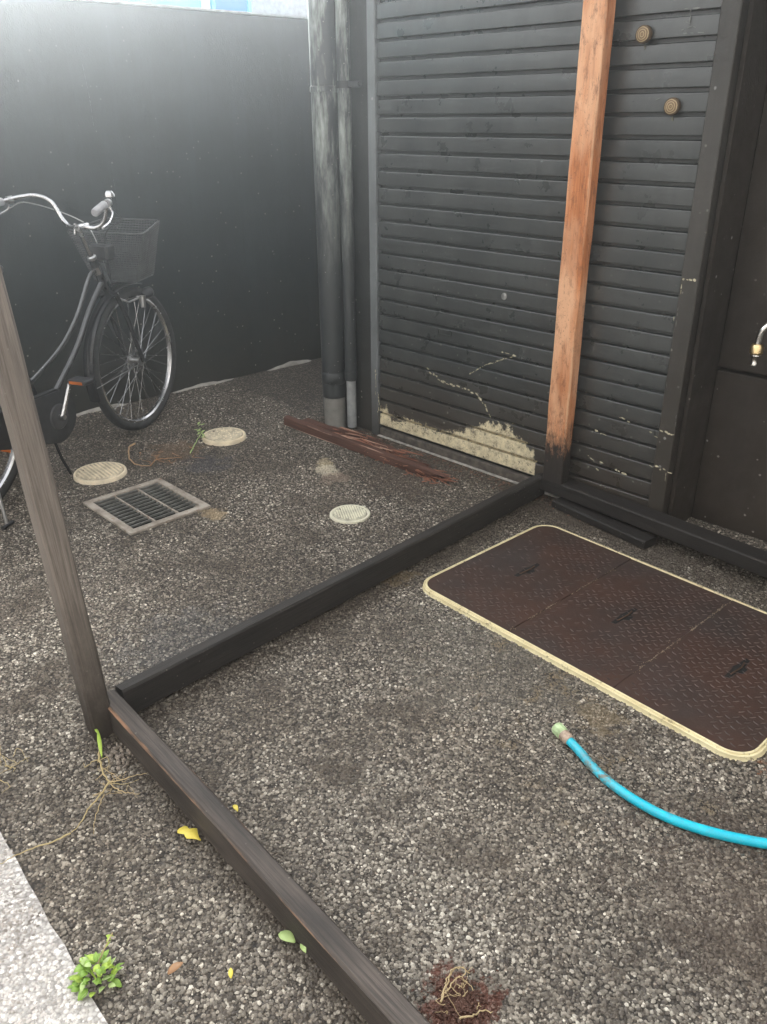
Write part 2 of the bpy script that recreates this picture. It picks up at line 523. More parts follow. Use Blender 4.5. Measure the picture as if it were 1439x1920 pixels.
def m_leaf(name, a, b):
    t = NT(name)
    v = t.coord('Object')
    return t.set(color=t.mix(t.noise(v, 60, 3), a, b), rough=.5, sss=0.0, normal=t.bump(t.noise(v, 200, 2), .2, .001))

MAT_ASPHALT = m_asphalt()
MAT_AGG = m_aggregate()
MAT_AGG_PALE = m_aggregate('pale_aggregate', True)
MAT_CHROME = m_plain('chrome', (.52, .52, .53), .25, 1.0, bump=0, scale=12, var=.1)
MAT_STEEL = m_plain('dull_steel', (.42, .42, .42), .38, 1.0, bump=0, var=.1)
MAT_BLACK_GLOSS = m_plain('black_enamel', (.012, .012, .014), .22, 0, bump=0)
MAT_FRAME = m_plain('bike_frame_enamel', (.13, .132, .135), .22, .7, bump=0, var=.03)
MAT_BLACK_PLASTIC = m_plain('black_plastic', (.022, .022, .024), .5)
MAT_TYRE = m_plain('tyre_rubber', (.030, .030, .030), .75, bump=.3)

# ================================================================== SETTING
# building frame: x along the facade (to the right), y into the building
B_ORG = Vector((-.022, 3.814, 0)); B_ANG = R(-45.2)
# drain hole, used to cut the ground
G_C = Vector((-.961, 3.0135, 0)); G_ANG = R(43.9); G_U, G_V = .355, .395
def rot2(x, y, a): return (x * math.cos(a) - y * math.sin(a), x * math.sin(a) + y * math.cos(a))
gh = []
for sx, sy in ((-1, -1), (1, -1), (1, 1), (-1, 1)):
    a_, b_ = rot2(sx * (G_U / 2 - .03), sy * (G_V / 2 - .03), G_ANG)
    gh.append((G_C.x + a_, G_C.y + b_))
me = bpy.data.meshes.new('ground')
E_ = 14
oc = [(-E_, -E_ + 2), (E_, -E_ + 2), (E_, E_ + 2), (-E_, E_ + 2)]
# order the outer corners so that each joins the nearest hole corner
hang = [math.atan2(y - G_C.y, x - G_C.x) for x, y in gh]
oang = [math.atan2(y - G_C.y, x - G_C.x) for x, y in oc]
st = min(range(4), key=lambda k: sum(abs(math.remainder(oang[i] - hang[(i + k) % 4], 2 * math.pi)) for i in range(4)))
hh_ = [gh[(i + st) % 4] for i in range(4)]
me.from_pydata([(*p, 0) for p in oc] + [(*p, 0) for p in hh_], [], [(i, (i + 1) % 4, 4 + (i + 1) % 4, 4 + i) for i in range(4)])
tag(link('ground', me, MAT_ASPHALT), kind='structure')

# pale pavement strip along the street
PV0, PV1 = Vector((-.852, 1.328)), Vector((-.488, .90))
pd = (PV1 - PV0).normalized(); pn = Vector((pd.y, -pd.x))
if pn.x > 0: pn = -pn
def pale():
    t = NT('pale_concrete')
    v = t.coord('World')
    d = t.vor(v, 130, 'Distance'); cv = t.sep(t.vor(v, 130, 'Color'))[0]
    c = t.mix(t.ramp(t.noise(v, 4, 4), [(.3, 0), (.7, 1)]), (.55, .52, .49), (.68, .65, .61))
    c = t.mix(1.0, c, t.ramp(cv, [(0, .6), (.6, 1), (1, 1.5)]), 'MULTIPLY')
    c = t.mix(t.ramp(d, [(.35, 0), (.8, .6)]), c, (.14, .12, .11))
    return t.set(color=c, rough=.8, spec=.3, normal=t.bump(t.ramp(d, [(0, 1), (.7, 0)]), .6, .003))
MAT_PALE = pale()
bm = bmesh.new()
q0 = PV0 - pd * 8; q1 = PV0 + pd * 9
N_ = 260
top_e = []
for i in range(N_ + 1):
    p = q0.lerp(q1, i / N_)
    w_ = noise.noise(Vector((p.x * 14, p.y * 14, 0))) * .004
    p = p + pn * w_
    top_e.append((bm.verts.new((p.x, p.y, .005)), bm.verts.new((p.x + pn.x * 4, p.y + pn.y * 4, .005)), bm.verts.new((p.x, p.y, -.01))))
for a, b in zip(top_e, top_e[1:]):
    bm.faces.new((a[0], b[0], b[1], a[1])); bm.faces.new((a[2], b[2], b[0], a[0]))
tag(link('pavement', to_mesh(bm, 'pavement'), MAT_PALE), kind='structure')

# ---- loose and bedded aggregate (real stones, instanced)
def pebble(name, seed, mat):
    rnd = random.Random(seed)
    bm = bmesh.new()
    bmesh.ops.create_icosphere(bm, subdivisions=1, radius=1)
    for v in bm.verts:
        v.co *= .8 + .4 * rnd.random()
        v.co.z *= .62
    o = bpy.data.objects.new(name, to_mesh(bm, name))
    o.data.materials.append(mat)
    return o
def aggregate(name, label, inside, region, mat, dens_fn, size, step=.05, z=0.0, seed=1):
    x0, x1, y0, y1 = region
    nx, ny = int((x1 - x0) / step), int((y1 - y0) / step)
    vs = [(x0 + i * step, y0 + j * step, z) for j in range(ny + 1) for i in range(nx + 1)]
    fs = []
    for j in range(ny):
        for i in range(nx):
            cx, cy = x0 + (i + .5) * step, y0 + (j + .5) * step
            if inside(cx, cy):
                k = j * (nx + 1) + i
                fs.append((k, k + 1, k + nx + 2, k + nx + 1))
    me = bpy.data.meshes.new(name)
    me.from_pydata(vs, [], fs)
    at = me.attributes.new('dens', 'FLOAT', 'POINT')
    at.data.foreach_set('value', [dens_fn(v[0], v[1]) for v in vs])
    me.materials.append(mat)
    o = bpy.data.objects.new(name, me); COL.objects.link(o)
    tag(o, label, None, None, 'stuff')
    col = bpy.data.collections.new(name + '_stones')
    for k in range(5):
        col.objects.link(pebble('stone', seed * 10 + k, mat))
    ng = bpy.data.node_groups.new(name, 'GeometryNodeTree')
    ng.interface.new_socket('Geometry', in_out='INPUT', socket_type='NodeSocketGeometry')
    ng.interface.new_socket('Geometry', in_out='OUTPUT', socket_type='NodeSocketGeometry')
    gi = ng.nodes.new('NodeGroupInput'); go = ng.nodes.new('NodeGroupOutput')
    dp = ng.nodes.new('GeometryNodeDistributePointsOnFaces'); dp.inputs['Seed'].default_value = seed
    na = ng.nodes.new('GeometryNodeInputNamedAttribute'); na.data_type = 'FLOAT'; na.inputs[0].default_value = 'dens'
    ng.links.new(gi.outputs[0], dp.inputs['Mesh'])
    ng.links.new(na.outputs[0], dp.inputs['Density'])
    ci = ng.nodes.new('GeometryNodeCollectionInfo'); ci.inputs[0].default_value = col
    ci.inputs['Separate Children'].default_value = True; ci.inputs['Reset Children'].default_value = True
    ip = ng.nodes.new('GeometryNodeInstanceOnPoints'); ip.inputs['Pick Instance'].default_value = True
    ng.links.new(dp.outputs['Points'], ip.inputs['Points'])
    ng.links.new(ci.outputs[0], ip.inputs['Instance'])
    rv = ng.nodes.new('FunctionNodeRandomValue'); rv.data_type = 'FLOAT_VECTOR'
    rv.inputs[0].default_value = (-.35, -.35, 0); rv.inputs[1].default_value = (.35, .35, 6.28)
    ng.links.new(rv.outputs[0], ip.inputs['Rotation'])
    rs = ng.nodes.new('FunctionNodeRandomValue'); rs.data_type = 'FLOAT'
    rs.inputs[2].default_value = 0; rs.inputs[3].default_value = 1
    pw = ng.nodes.new('ShaderNodeMath'); pw.operation = 'POWER'; pw.inputs[1].default_value = 2.0
    ng.links.new(rs.outputs[1], pw.inputs[0])
    ma = ng.nodes.new('ShaderNodeMath'); ma.operation = 'MULTIPLY_ADD'
    ma.inputs[1].default_value = size[1] - size[0]; ma.inputs[2].default_value = size[0]
    ng.links.new(pw.outputs[0], ma.inputs[0])
    ng.links.new(ma.outputs[0], ip.inputs['Scale'])
    ng.links.new(ip.outputs[0], go.inputs[0])
    md = o.modifiers.new('stones', 'NODES'); md.node_group = ng
    return o

H_C = Vector((.741, 2.160, 0)); H_ANG = R(-48.2)     # pit cover centre
H_L, H_W = 1.150, .692
CAPS = [((-.776, 3.777), .105), ((-1.246, 3.335), .113), ((-.132, 2.912), .080)]
def in_hatch(x, y, g=.0):
    a, b = rot2(x - H_C.x, y - H_C.y, -H_ANG)
    return abs(a) < H_L / 2 + g and abs(b) < H_W / 2 + g
def in_grate(x, y, g=.0):
    a, b = rot2(x - G_C.x, y - G_C.y, -G_ANG)
    return abs(a) < G_U / 2 + g and abs(b) < G_V / 2 + g
WALL_P = Vector((-1.65, 4.111)); WALL_D = Vector((.742, .671)).normalized(); WALL_N = Vector((WALL_D.y, -WALL_D.x))
def ok_asphalt(x, y):
    if in_hatch(x, y, -.05) or in_grate(x, y, .03): return False
    if any((x - c[0]) ** 2 + (y - c[1]) ** 2 < (r - .02) ** 2 for c, r in CAPS): return False
    if (Vector((x, y)) - WALL_P).dot(WALL_N) < .0: return False
    if (Vector((x, y)) - PV0).dot(pn) > -.0: return False
    a, b = rot2(x - B_ORG.x, y - B_ORG.y, -B_ANG)
    if b > (.19 if a > 1.48 else .0): return False
    d = math.hypot(x, y)
    return abs(x) < .28 + .52 * y
def dens(x, y):
    d = math.hypot(x, y, CAM_H)
    return 46000 * min(1.0, (1.9 / d) ** 1.9)
aggregate('asphalt_aggregate', 'brown and grey stone chippings bedded in the porous asphalt of the yard', ok_asphalt, (-2.6, 2.0, .6, 5.4), MAT_AGG, dens, (.0019, .0056), seed=3)
def ok_pale(x, y):
    return (Vector((x, y)) - PV0).dot(pn) > .012 and abs(x) < .28 + .52 * y and y < 2.0
aggregate('pavement_aggregate', 'pale stone grains bedded in the light pavement at the lower left', ok_pale, (-1.4, .0, .6, 2.0), MAT_AGG_PALE, lambda x, y: 34000, (.0018, .0046), step=.025, z=.004, seed=5)

# ================================================================== BOUNDARY WALL
w_ang = math.atan2(WALL_D.y, WALL_D.x)
WALL = empty('boundary_wall', (WALL_P.x, WALL_P.y, 0), w_ang)     # local x along, y away from the yard
tag(WALL, 'tall smooth black painted boundary wall behind the bicycle', 'wall')
MAT_WALL = m_wall_paint('black_wall_paint', (.011, .016, .018), .40, (.038, .034, .027), zdirt=.65)
box('masonry', -5.5, 3.4, 0, .13, 0, 1.895, MAT_WALL, WALL, bevel=.004)
MAT_CAP = m_plain('grey_render', (.30, .31, .32), .7, bump=.5)
box('coping', -5.5, 3.4, -.006, .136, 1.8955, 1.907, MAT_CAP, WALL, bevel=.002)
bm = bmesh.new()
prev = None
for i in range(121):
    x = -1.6 + 3.2 * i / 120
    pr = max(.0, .012 + .022 * noise.noise(Vector((x * 5, 2, 0))) + .006 * noise.noise(Vector((x * 31, 0, 4))))
    hz = .002 + .030 * noise.noise(Vector((x * 3.1 + 4.0, 7, 0))) + .006 * noise.noise(Vector((x * 17, 7, 0)))
    cur = [bm.verts.new((x, .002, hz + .002)), bm.verts.new((x, -pr - .001, hz)), bm.verts.new((x, -pr - .004, -.002))]
    if prev:
        bm.faces.new((prev[0], cur[0], cur[1], prev[1])); bm.faces.new((prev[1], cur[1], cur[2], prev[2]))
    prev = cur
link('footing', to_mesh(bm, 'footing', True), m_plain('pale_mortar', (.32, .30, .27), .85, bump=.6), WALL)
MAT_SCR = m_plain('scratch_pale', (.07, .073, .078), .7)
def scratch(name, pts, w, parent, mat, y=-.0012, seed=0, jag=1.0):
    """a chipped line: irregular thin flakes lying on a vertical face (x, z points)"""
    rnd = random.Random(seed)
    bm = bmesh.new()
    P = [Vector((x, 0, z)) for x, z in pts]
    for a, b in zip(P, P[1:]):
        L = (b - a).length; t = 0
        d = (b - a) / L; nrm = Vector((-d.z, 0, d.x))
        while t < L:
            l = rnd.uniform(.006, .03); ww = w * rnd.uniform(.3, 1.3)
            c = a + d * (t + l / 2) + nrm * rnd.uniform(-1, 1) * w * .5 * jag
            k = rnd.randint(5, 8)
            vs = []
            for q in range(k):
                an = 2 * math.pi * q / k + rnd.uniform(-.3, .3)
                rr = rnd.uniform(.55, 1.1)
                pp = c + d * math.cos(an) * l / 2 * rr + nrm * math.sin(an) * ww / 2 * rr
                vs.append(bm.verts.new((pp.x, y, pp.z)))
            f = bm.faces.new(vs)
            t += l * rnd.uniform(.7, 1.5)
    bm.normal_update()
    r = bmesh.ops.extrude_face_region(bm, geom=list(bm.faces))
    for v in [g for g in r['geom'] if isinstance(g, bmesh.types.BMVert)]: v.co.y += .001
    return link(name, to_mesh(bm, name), mat, parent)
scratch('scratch', [(.430, 1.143), (.432, 1.081), (.4325, .993)], .0018, WALL, MAT_SCR, seed=3, jag=.2)
scratch('scratch', [(.356, 1.642), (.367, 1.509), (.367, 1.395)], .0018, WALL, MAT_SCR, seed=4, jag=.2)

# ================================================================== BUILDING
BLD = empty('building', B_ORG, B_ANG)
tag(BLD, 'black painted building with a roller shutter and a recessed dark wall to its right', 'building')
MAT_FACADE = m_wall_paint('facade_paint', (.028, .029, .029), .45, (.040, .034, .028), zdirt=.6)
MAT_DARK_WALL = m_wall_paint('dark_brown_wall_paint', (.022, .017, .013), .7, (.036, .026, .018), zdirt=.5)
MAT_TRIM = m_wall_paint('grey_trim_paint', (.13, .14, .145), .35, (.05, .045, .038), zdirt=.35)
BH = 2.75
box('wall', -.385, -.036, .012, .25, 0, BH, MAT_FACADE, BLD)
box('corner_trim', -.404, -.3855, -.006, .26, 0, BH, MAT_TRIM, BLD, bevel=.002)
box('side_wall', -.384, -.25, .2505, 3.6, 0, BH, MAT_FACADE, BLD)
box('lintel', -.036, 1.53, .05, .25, 2.45, BH, MAT_FACADE, BLD)
# recessed wall to the right, its courses parted by a groove
box('lower_wall', 1.53, 4.2, .20, .34, 0, .590, MAT_DARK_WALL, BLD, bevel=.004)
box('upper_wall', 1.53, 4.2, .20, .34, .602, BH, MAT_DARK_WALL, BLD, bevel=.004)
box('wall_backing', 1.53, 4.2, .232, .42, .58, .62, MAT_DARK_WALL, BLD)
box('return_wall', 1.515, 1.529, .02, .42, 0, BH, MAT_DARK_WALL, BLD)
box('roof', -.42, 4.3, -.0, 3.7, BH + .002, BH + .06, MAT_FACADE, BLD)

MAT_SH = m_shutter(BLD)
SHUT = box('roller_shutter', .006, 1.455, .022, .040, .012, 2.45, m_plain('shutter_groove', (.003, .003, .003), .7), BLD)
# one slat, profile in (y, z): a broad flat blade with a rolled lip and a shadow groove beneath
P_ = .0682
def slat_mesh():
    prof = [(.022, .0), (.0190, .0006), (.0190, .0124), (.0004, .0128), (-.0012, .0140), (-.0014, .0165),
            (.0022, P_ - .0085), (.0024, P_ - .0045), (.0036, P_ - .0022), (.0062, P_ - .0012), (.0190, P_ - .0009), (.022, P_ - .0005)]
    bm = bmesh.new(); rings = []
    nx = 24
    for i in range(nx + 1):
        x = .012 + (1.448 - .012) * i / nx
        rings.append([bm.verts.new((x, y + .00018 * noise.noise(Vector((x * 5, z * 30, 1))), z)) for y, z in prof])
    for a, b in zip(rings, rings[1:]):
        for k in range(len(prof) - 1):
            bm.faces.new((a[k], b[k], b[k + 1], a[k + 1]))
    return to_mesh(bm, 'slat', True, 18)
sm = slat_mesh()
# pixel-measured joint heights: 1.755 - i * P_
z_first = 1.755 - 25 * P_            # joint above the bottom bar
for k in range(0, 35):
    z = z_first + P_ * k - .004
    o = link('slat', sm, MAT_SH, SHUT, (random.uniform(-.0006, .0006), random.uniform(-.0006, .0006), z + random.uniform(-.0008, .0008)))
    o.rotation_euler = (random.uniform(-.012, .012), random.uniform(-.0006, .0006), 0)
MAT_BAR = m_plain('weathered_bottom_rail', (.085, .072, .060), .7, scale=30, var=.55, bump=.6)
box('bottom_bar', .012, 1.448, -.004, .018, .006, z_first - .008, MAT_BAR, SHUT, bevel=.003)
box('bottom_flange', .012, 1.448, -.020, -.0045, .002, .007, m_plain('galvanised_edge', (.33, .31, .28), .6, var=.5, scale=40), SHUT, bevel=.001)
GR = box('guide_rail', -.036, .009, -.012, .060, 0, BH - .01, MAT_TRIM, SHUT, bevel=.0025)
MAT_RAIL = m_wall_paint('rail_paint', (.036, .033, .029), .45, (.040, .032, .024), zdirt=1.0)
box('guide_rail', 1.450, 1.512, -.020, .075, 0, BH - .01, MAT_RAIL, SHUT, bevel=.003)
MAT_CREAM = m_plain('bare_cream_paint', (.46, .42, .30), .8, var=.35, scale=60, bump=.4)
scratch('scratch', [(.311, .398), (.36, .372), (.408, .358), (.47, .353), (.53, .348), (.591, .343), (.636, .317), (.683, .261)], .010, SHUT, MAT_CREAM, y=-.0018, seed=11)
scratch('scratch', [(.557, .418), (.61, .455), (.669, .488), (.72, .512), (.775, .538)], .006, SHUT, MAT_CREAM, y=-.0018, seed=12)
scratch('scratch', [(.72, .545), (.775, .542)], .008, SHUT, MAT_CREAM, y=-.0018, seed=13)
scratch('scratch', [(.01, .12), (.018, .17), (.012, .22)], .008, SHUT, MAT_CREAM, y=-.0135, seed=14)
scratch('scratch', [(-.002, .20), (-.004, .33)], .006, SHUT, MAT_CREAM, y=-.0135, seed=15)
scratch('scratch', [(1.455, .40), (1.51, .395)], .010, SHUT, MAT_CREAM, y=-.0215, seed=16)
scratch('scratch', [(1.455, .26), (1.51, .255)], .009, SHUT, MAT_CREAM, y=-.0215, seed=17)
scratch('scratch', [(1.455, .93), (1.51, .925)], .009, SHUT, MAT_CREAM, y=-.0215, seed=18)
for k in range(9):
    x = random.uniform(1.16, 1.43); z = random.uniform(.14, .42)
    scratch('scratch', [(x, z), (x + random.uniform(.01, .05), z - random.uniform(0, .01))], random.uniform(.004, .010), SHUT, MAT_CREAM, y=-.0018, seed=30 + k)
MAT_CHALK = m_plain('faded_mark', (.16, .16, .15), .8)
for k, pts in enumerate(([(1.325, 1.70), (1.375, 1.70)], [(1.35, 1.70), (1.35, 1.672)], [(1.33, 1.668), (1.365, 1.655), (1.335, 1.648)], [(1.33, 1.637), (1.38, 1.634)], [(1.265, 1.455), (1.285, 1.462)])):
    scratch('chalk_mark', pts, .005, SHUT, MAT_CHALK, y=-.0018, seed=50 + k)
for k in range(26):
    x = random.uniform(1.447, 1.514); z = random.uniform(.05, 1.0)
    if x < 1.46 or x > 1.50: scratch('scratch', [(x, z), (x + .001, z - random.uniform(.01, .05))], random.uniform(.002, .004), SHUT, MAT_CREAM if k % 3 else MAT_CHALK, y=-.0215, seed=60 + k)
# keyhole, latch slot, two sawn wooden pegs
lathe('keyhole_plate', [(0, .004), (.008, .004), (.013, .0025), (.0145, 0)], m_plain('worn_zinc', (.32, .32, .31), .4, .6), SHUT, (.718, .001, .768), (R(90), 0, 0), 24)
bm = bmesh.new()
bm_box(bm, .375, .450, -.0015, .003, .5625, .566); bm_box(bm, .375, .450, -.0015, .003, .583, .5865)
bm_box(bm, .375, .379, -.0015, .003, .5662, .5828); bm_box(bm, .446, .450, -.0015, .003, .5662, .5828)
slot = link('latch_slot', to_mesh(bm, 'latch_slot'), MAT_SH, SHUT)
MAT_PEG = NT('sawn_wood_end')
v_ = MAT_PEG.coord('Object')
rr_ = MAT_PEG.vmath('LENGTH', MAT_PEG.vmath('MULTIPLY', v_, (1, 1, 0)))
rg = MAT_PEG.math('SINE', MAT_PEG.math('ADD', MAT_PEG.math('MULTIPLY', rr_, 900), MAT_PEG.math('MULTIPLY', MAT_PEG.noise(v_, 60, 3), 5)))
MAT_PEG = MAT_PEG.set(color=MAT_PEG.mix(MAT_PEG.ramp(rg, [(.2, 0), (.9, 1)]), (.16, .10, .05), (.42, .33, .20)), rough=.7)
for x, z in ((1.207, 1.641), (1.334, 1.438)):
    pg = lathe('wooden_peg', [(0, .022), (.018, .0225), (.022, .020), (.0235, .012), (.0225, 0)], MAT_PEG, SHUT, (x, .002, z), (R(90), 0, 0), 20)
    scratch('scratch', [(x - .004, z - .026), (x, z - .045)], .012, SHUT, m_plain('dried_glue', (.10, .09, .06), .7), y=-.0008, seed=int(x * 100))
    link('bark_ring', (lambda b: (bm_lathe(b, [(.0238, .0), (.0255, .004), (.0255, .018), (.0225, .021)], 20), to_mesh(b, 'bark_ring', True, 40))[1])(bmesh.new()), m_plain('bark', (.09, .06, .035), .8), pg)

# ================================================================== DRAINPIPES
MAT_PIPE = NT('painted_pipe')
v_ = MAT_PIPE.coord('Object')
f_ = MAT_PIPE.ramp(MAT_PIPE.noise(MAT_PIPE.vmath('MULTIPLY', v_, (14, 14, 2.6)), 1, 5, .7), [(.45, 0), (.66, 1)])
zz = MAT_PIPE.sep(v_)[2]
f_ = MAT_PIPE.math('MULTIPLY', f_, MAT_PIPE.ramp(MAT_PIPE.math('DIVIDE', zz, 2.5), [(.28, 0), (.55, 1)]))
c_ = MAT_PIPE.mix(f_, (.030, .033, .035), (.32, .35, .32))
d2 = MAT_PIPE.vor(v_, 60, 'Distance'); r2 = MAT_PIPE.sep(MAT_PIPE.vor(v_, 60, 'Color'))[1]
c_ = MAT_PIPE.mix(MAT_PIPE.math('MULTIPLY', MAT_PIPE.ramp(d2, [(.1, 1), (.2, 0)]), MAT_PIPE.math('GREATER_THAN', r2, .86)), c_, (.2, .2, .19))
MAT_PIPE = MAT_PIPE.set(color=c_, rough=.42, normal=MAT_PIPE.bump(MAT_PIPE.noise(v_, 40, 4), .25, .002))
MAT_GREYPVC = m_plain('grey_pipe_plastic', (.20, .195, .18), .5, var=.25, scale=14)
def local_b(x, y, z=0):
    a, b = rot2(x, y, B_ANG)
    return (B_ORG.x + a, B_ORG.y + b, z)
dp_ = empty('drainpipe', local_b(-.238, -.07), B_ANG)
tag(dp_, 'thick black drainpipe with a bare grey foot at the building corner', 'drainpipe')
tube('pipe', [(0, 0, .165), (0, 0, 1.0), (0, 0, 2.7)], .058, MAT_PIPE, dp_, 28)
tube('lower_pipe', [(0, 0, -.02), (0, 0, .18)], .054, MAT_GREYPVC, dp_, 28)
tube('socket', [(0, 0, .235), (0, 0, .237), (0, 0, .29), (0, 0, .292)], [.0585, .0605, .0605, .0585], MAT_PIPE, dp_, 28)
tube('joint_band', [(0, 0, 1.508), (0, 0, 1.51), (0, 0, 1.53), (0, 0, 1.532)], [.0585, .062, .062, .0585], MAT_PIPE, dp_, 28)
box('bracket', -.012, .012, .060, .085, 1.50, 1.53, MAT_PIPE, dp_)
dp2 = empty('drainpipe', local_b(-.152, -.035), B_ANG)
tag(dp2, 'thin black pipe with a light grey foot beside the shutter rail', 'pipe')
tube('pipe', [(0, 0, .255), (0, 0, 1.0), (0, 0, 2.7)], .0285, MAT_PIPE, dp2, 22)
tube('lower_pipe', [(0, 0, .015), (0, 0, .27)], .0235, m_plain('light_grey_pipe_plastic', (.26, .27, .27), .45), dp2, 22)
tube('coupling', [(0, 0, .262), (0, 0, .263), (0, 0, .30), (0, 0, .301)], [.0288, .031, .031, .0288], MAT_PIPE, dp2, 22)
box('bracket', .0, .105, -.006, .006, 1.525, 1.548, MAT_BLACK_PLASTIC, dp2, bevel=.002)
tube('clip', [(0, 0, 1.522), (0, 0, 1.55)], .0315, MAT_BLACK_PLASTIC, dp2, 22)
lathe('screw', [(0, .006), (.006, .005), (.008, 0)], MAT_BLACK_PLASTIC, dp2, (.095, -.006, 1.537), (R(90), 0, 0), 12)

# ================================================================== BEYOND THE WALL
MAT_PALEBLUE = m_plain('pale_cyan_sheet', (.16, .66, .85), .5, var=.06, scale=3)
MAT_BLUE = m_plain('light_blue_sheet', (.05, .26, .80), .45, var=.06, scale=3)
MAT_WHITE = m_plain('white_frame', (.78, .86, .88), .5, var=.05)
HO = empty('site_hut', (0, 0, 0)); HO.matrix_world = Matrix.Translation((WALL_P.x, WALL_P.y, 0)) @ Matrix.Rotation(w_ang, 4, 'Z') @ Matrix.Translation((0, 1.6, 0))
tag(HO, 'pale cyan hut with a blue stripe and blue panel beyond the wall', 'hut')
box('wall', -3.6, 2.075, 0, .06, 0, 2.62, MAT_PALEBLUE, HO)
# curved blue stripe on the sheet
bm = bmesh.new(); pv = None
for i in range(17):
    an = R(150 + i * 4.2); 
    c0 = Vector((2.16 + .42 * math.cos(an), 0, 2.42 + .42 * math.sin(an))); c1 = Vector((2.16 + .33 * math.cos(an), 0, 2.42 + .33 * math.sin(an)))
    cur = [bm.verts.new((c0.x - .16, -.006, c0.z)), bm.verts.new((c1.x - .16, -.006, c1.z))]
    if pv: bm.faces.new((pv[0], cur[0], cur[1], pv[1]))
    pv = cur
r = bmesh.ops.extrude_face_region(bm, geom=list(bm.faces))
for v in [g for g in r['geom'] if isinstance(g, bmesh.types.BMVert)]: v.co.y += .005
link('stripe', to_mesh(bm, 'stripe'), MAT_BLUE, HO)
box('post', 2.00, 2.06, -.030, -.002, 0, 2.66, MAT_WHITE, HO, bevel=.004)
lathe('bolt', [(0, .006), (.008, .005), (.010, 0)], m_plain('grey_bolt', (.25, .3, .32), .5), HO, (1.985, -.001, 2.085), (R(90), 0, 0), 12)
pnl = box('panel', 2.10, 2.375, -.012, .03, 1.2, 2.62, MAT_BLUE, HO)
box('frame', 2.077, 2.099, -.03, .04, 0, 2.64, MAT_PALEBLUE, HO)
box('frame', 2.376, 2.402, -.03, .04, 0, 2.64, MAT_PALEBLUE, HO)
nb = box('neighbour_house', 1.7, 6.0, 3.2, 5.2, 0, 2.70, m_plain('grey_siding', (.26, .26, .28), .6), None)
nb.matrix_world = Matrix.Translation((WALL_P.x, WALL_P.y, 0)) @ Matrix.Rotation(w_ang, 4, 'Z')
tag(nb, 'grey house wall just visible between the blue panel and the drainpipe', 'house')
gc = tube('cable', smooth_path([(1.9, 2.6, 2.06), (2.45, 2.4, 1.985), (2.75, 2.2, 1.955), (3.3, 2.0, 1.97)], 6), .008, MAT_WHITE, None, 8)
gc.matrix_world = nb.matrix_world
tag(gc, 'thin white cable sagging in front of the grey house wall', 'cable')

blocker = box('light_blocker', -11, 9.5, -6.4, -2.0, 0, 5.2, m_plain('blocker_siding', (.10, .095, .088), .8), None)  # added out of view, cuts sky light from behind the camera
tag(blocker, 'dark unseen block behind the camera, added to cut the sky light', 'house')

# ================================================================== TIMBER FRAME
TF = empty('timber_frame', (.70, 3.05, 0))
tag(TF, 'open timber frame of dark ground beams with a weathered and an orange post', 'timber frame')
tfm = Matrix.Translation((-.70, -3.05, 0))
def tf(name, p0, p1, *a, **k):
    o = Vector((.70, 3.05, 0))
    return timber(name, Vector(p0) - o, Vector(p1) - o, *a, parent=TF, **k)
MAT_STAIN = m_wood('black_stained_timber', (.012, .010, .009), (.050, .043, .037), wear=(.17, .145, .12), wear_amt=.8, w=.04, h=.09)
MAT_SILL = m_wood('worn_dark_timber', (.028, .023, .020), (.150, .122, .103), wear=(.38, .21, .12), wear_amt=.9, w=.047, h=.084, streak=.75)
MAT_SILLR = m_wood('damp_dark_timber', (.013, .011, .010), (.030, .024, .020), wear=(.10, .07, .045), wear_amt=.4, w=.08, h=.055)
MAT_GREYPOST = m_wood('weathered_grey_timber', (.12, .100, .084), (.27, .230, .195), wear=(.24, .20, .165), wear_amt=.6, w=.066, h=.058, foot=((.045, .036, .030), .05, .45), streak=.3)
MAT_ORANGE = m_wood('orange_timber', (.42, .12, .032), (.70, .29, .115), wear=(.62, .40, .24), wear_amt=.6, w=.052, h=.090, foot=((.024, .019, .016), .13, .25), streak=.5, knots=True)
# sill along the street side (from the post towards the camera)
s2d = Vector((.643, -.766, 0)).normalized(); s2n = Vector((.766, .643, 0))
def sillp(px_perp, along): return s2n * px_perp + s2d * along
P0 = s2n * .549 + s2d * ((Vector((-.70, 1.70, 0))).dot(s2d) - .015)
P1 = P0 + s2d * 1.9 + s2n * .044
s = tf('ground_sill', (P0.x, P0.y, .0420), (P1.x, P1.y, .0420), .047, .084, MAT_SILL, seed=2, jit=.0016)
s['label'] = 'worn brown sill beam with a pale scuffed upper edge'
# tie beam to the shutter corner
s = tf('tie_beam', (-.684, 1.707, .0525), (.648, 3.082, .0525), .040, .088, MAT_STAIN, seed=3)
s['label'] = 'thin black beam running up to the orange post'
# sill along the building, on a packer board
s = tf('ground_sill', (.655, 3.085, .0735), (2.10, 1.385, .0735), .082, .055, MAT_SILLR, seed=4)
s['label'] = 'black sill beam in front of the recessed wall'
s = tf('packer_board', (.70, 2.985, .018), (.965, 2.625, .018), .07, .032, MAT_SILLR, seed=5)
# posts
post = tf('post', (-.728, 1.662, -.002), (-.728 - .125, 1.662 + .03, 2.25), .066, .058, MAT_GREYPOST, seed=6, jit=.002, roll=R(52), chamfer=.007)
post['label'] = 'weathered grey post at the left, its foot darker'
post = tf('post', (0, 0, .1), (0, 0, 2.5), .052, .090, MAT_ORANGE, seed=7, jit=.0026, chamfer=.004)
post['label'] = 'bare orange post in front of the shutter, its foot painted black'
pb = local_b(1.065, -.055)
o_ = Vector((.70, 3.05, 0))
Mx = Matrix.Translation(Vector((pb[0], pb[1], .098)) - o_) @ Matrix.Rotation(B_ANG, 4, 'Z') @ Matrix.Rotation(R(-90), 4, 'Y')
post.matrix_local = Mx

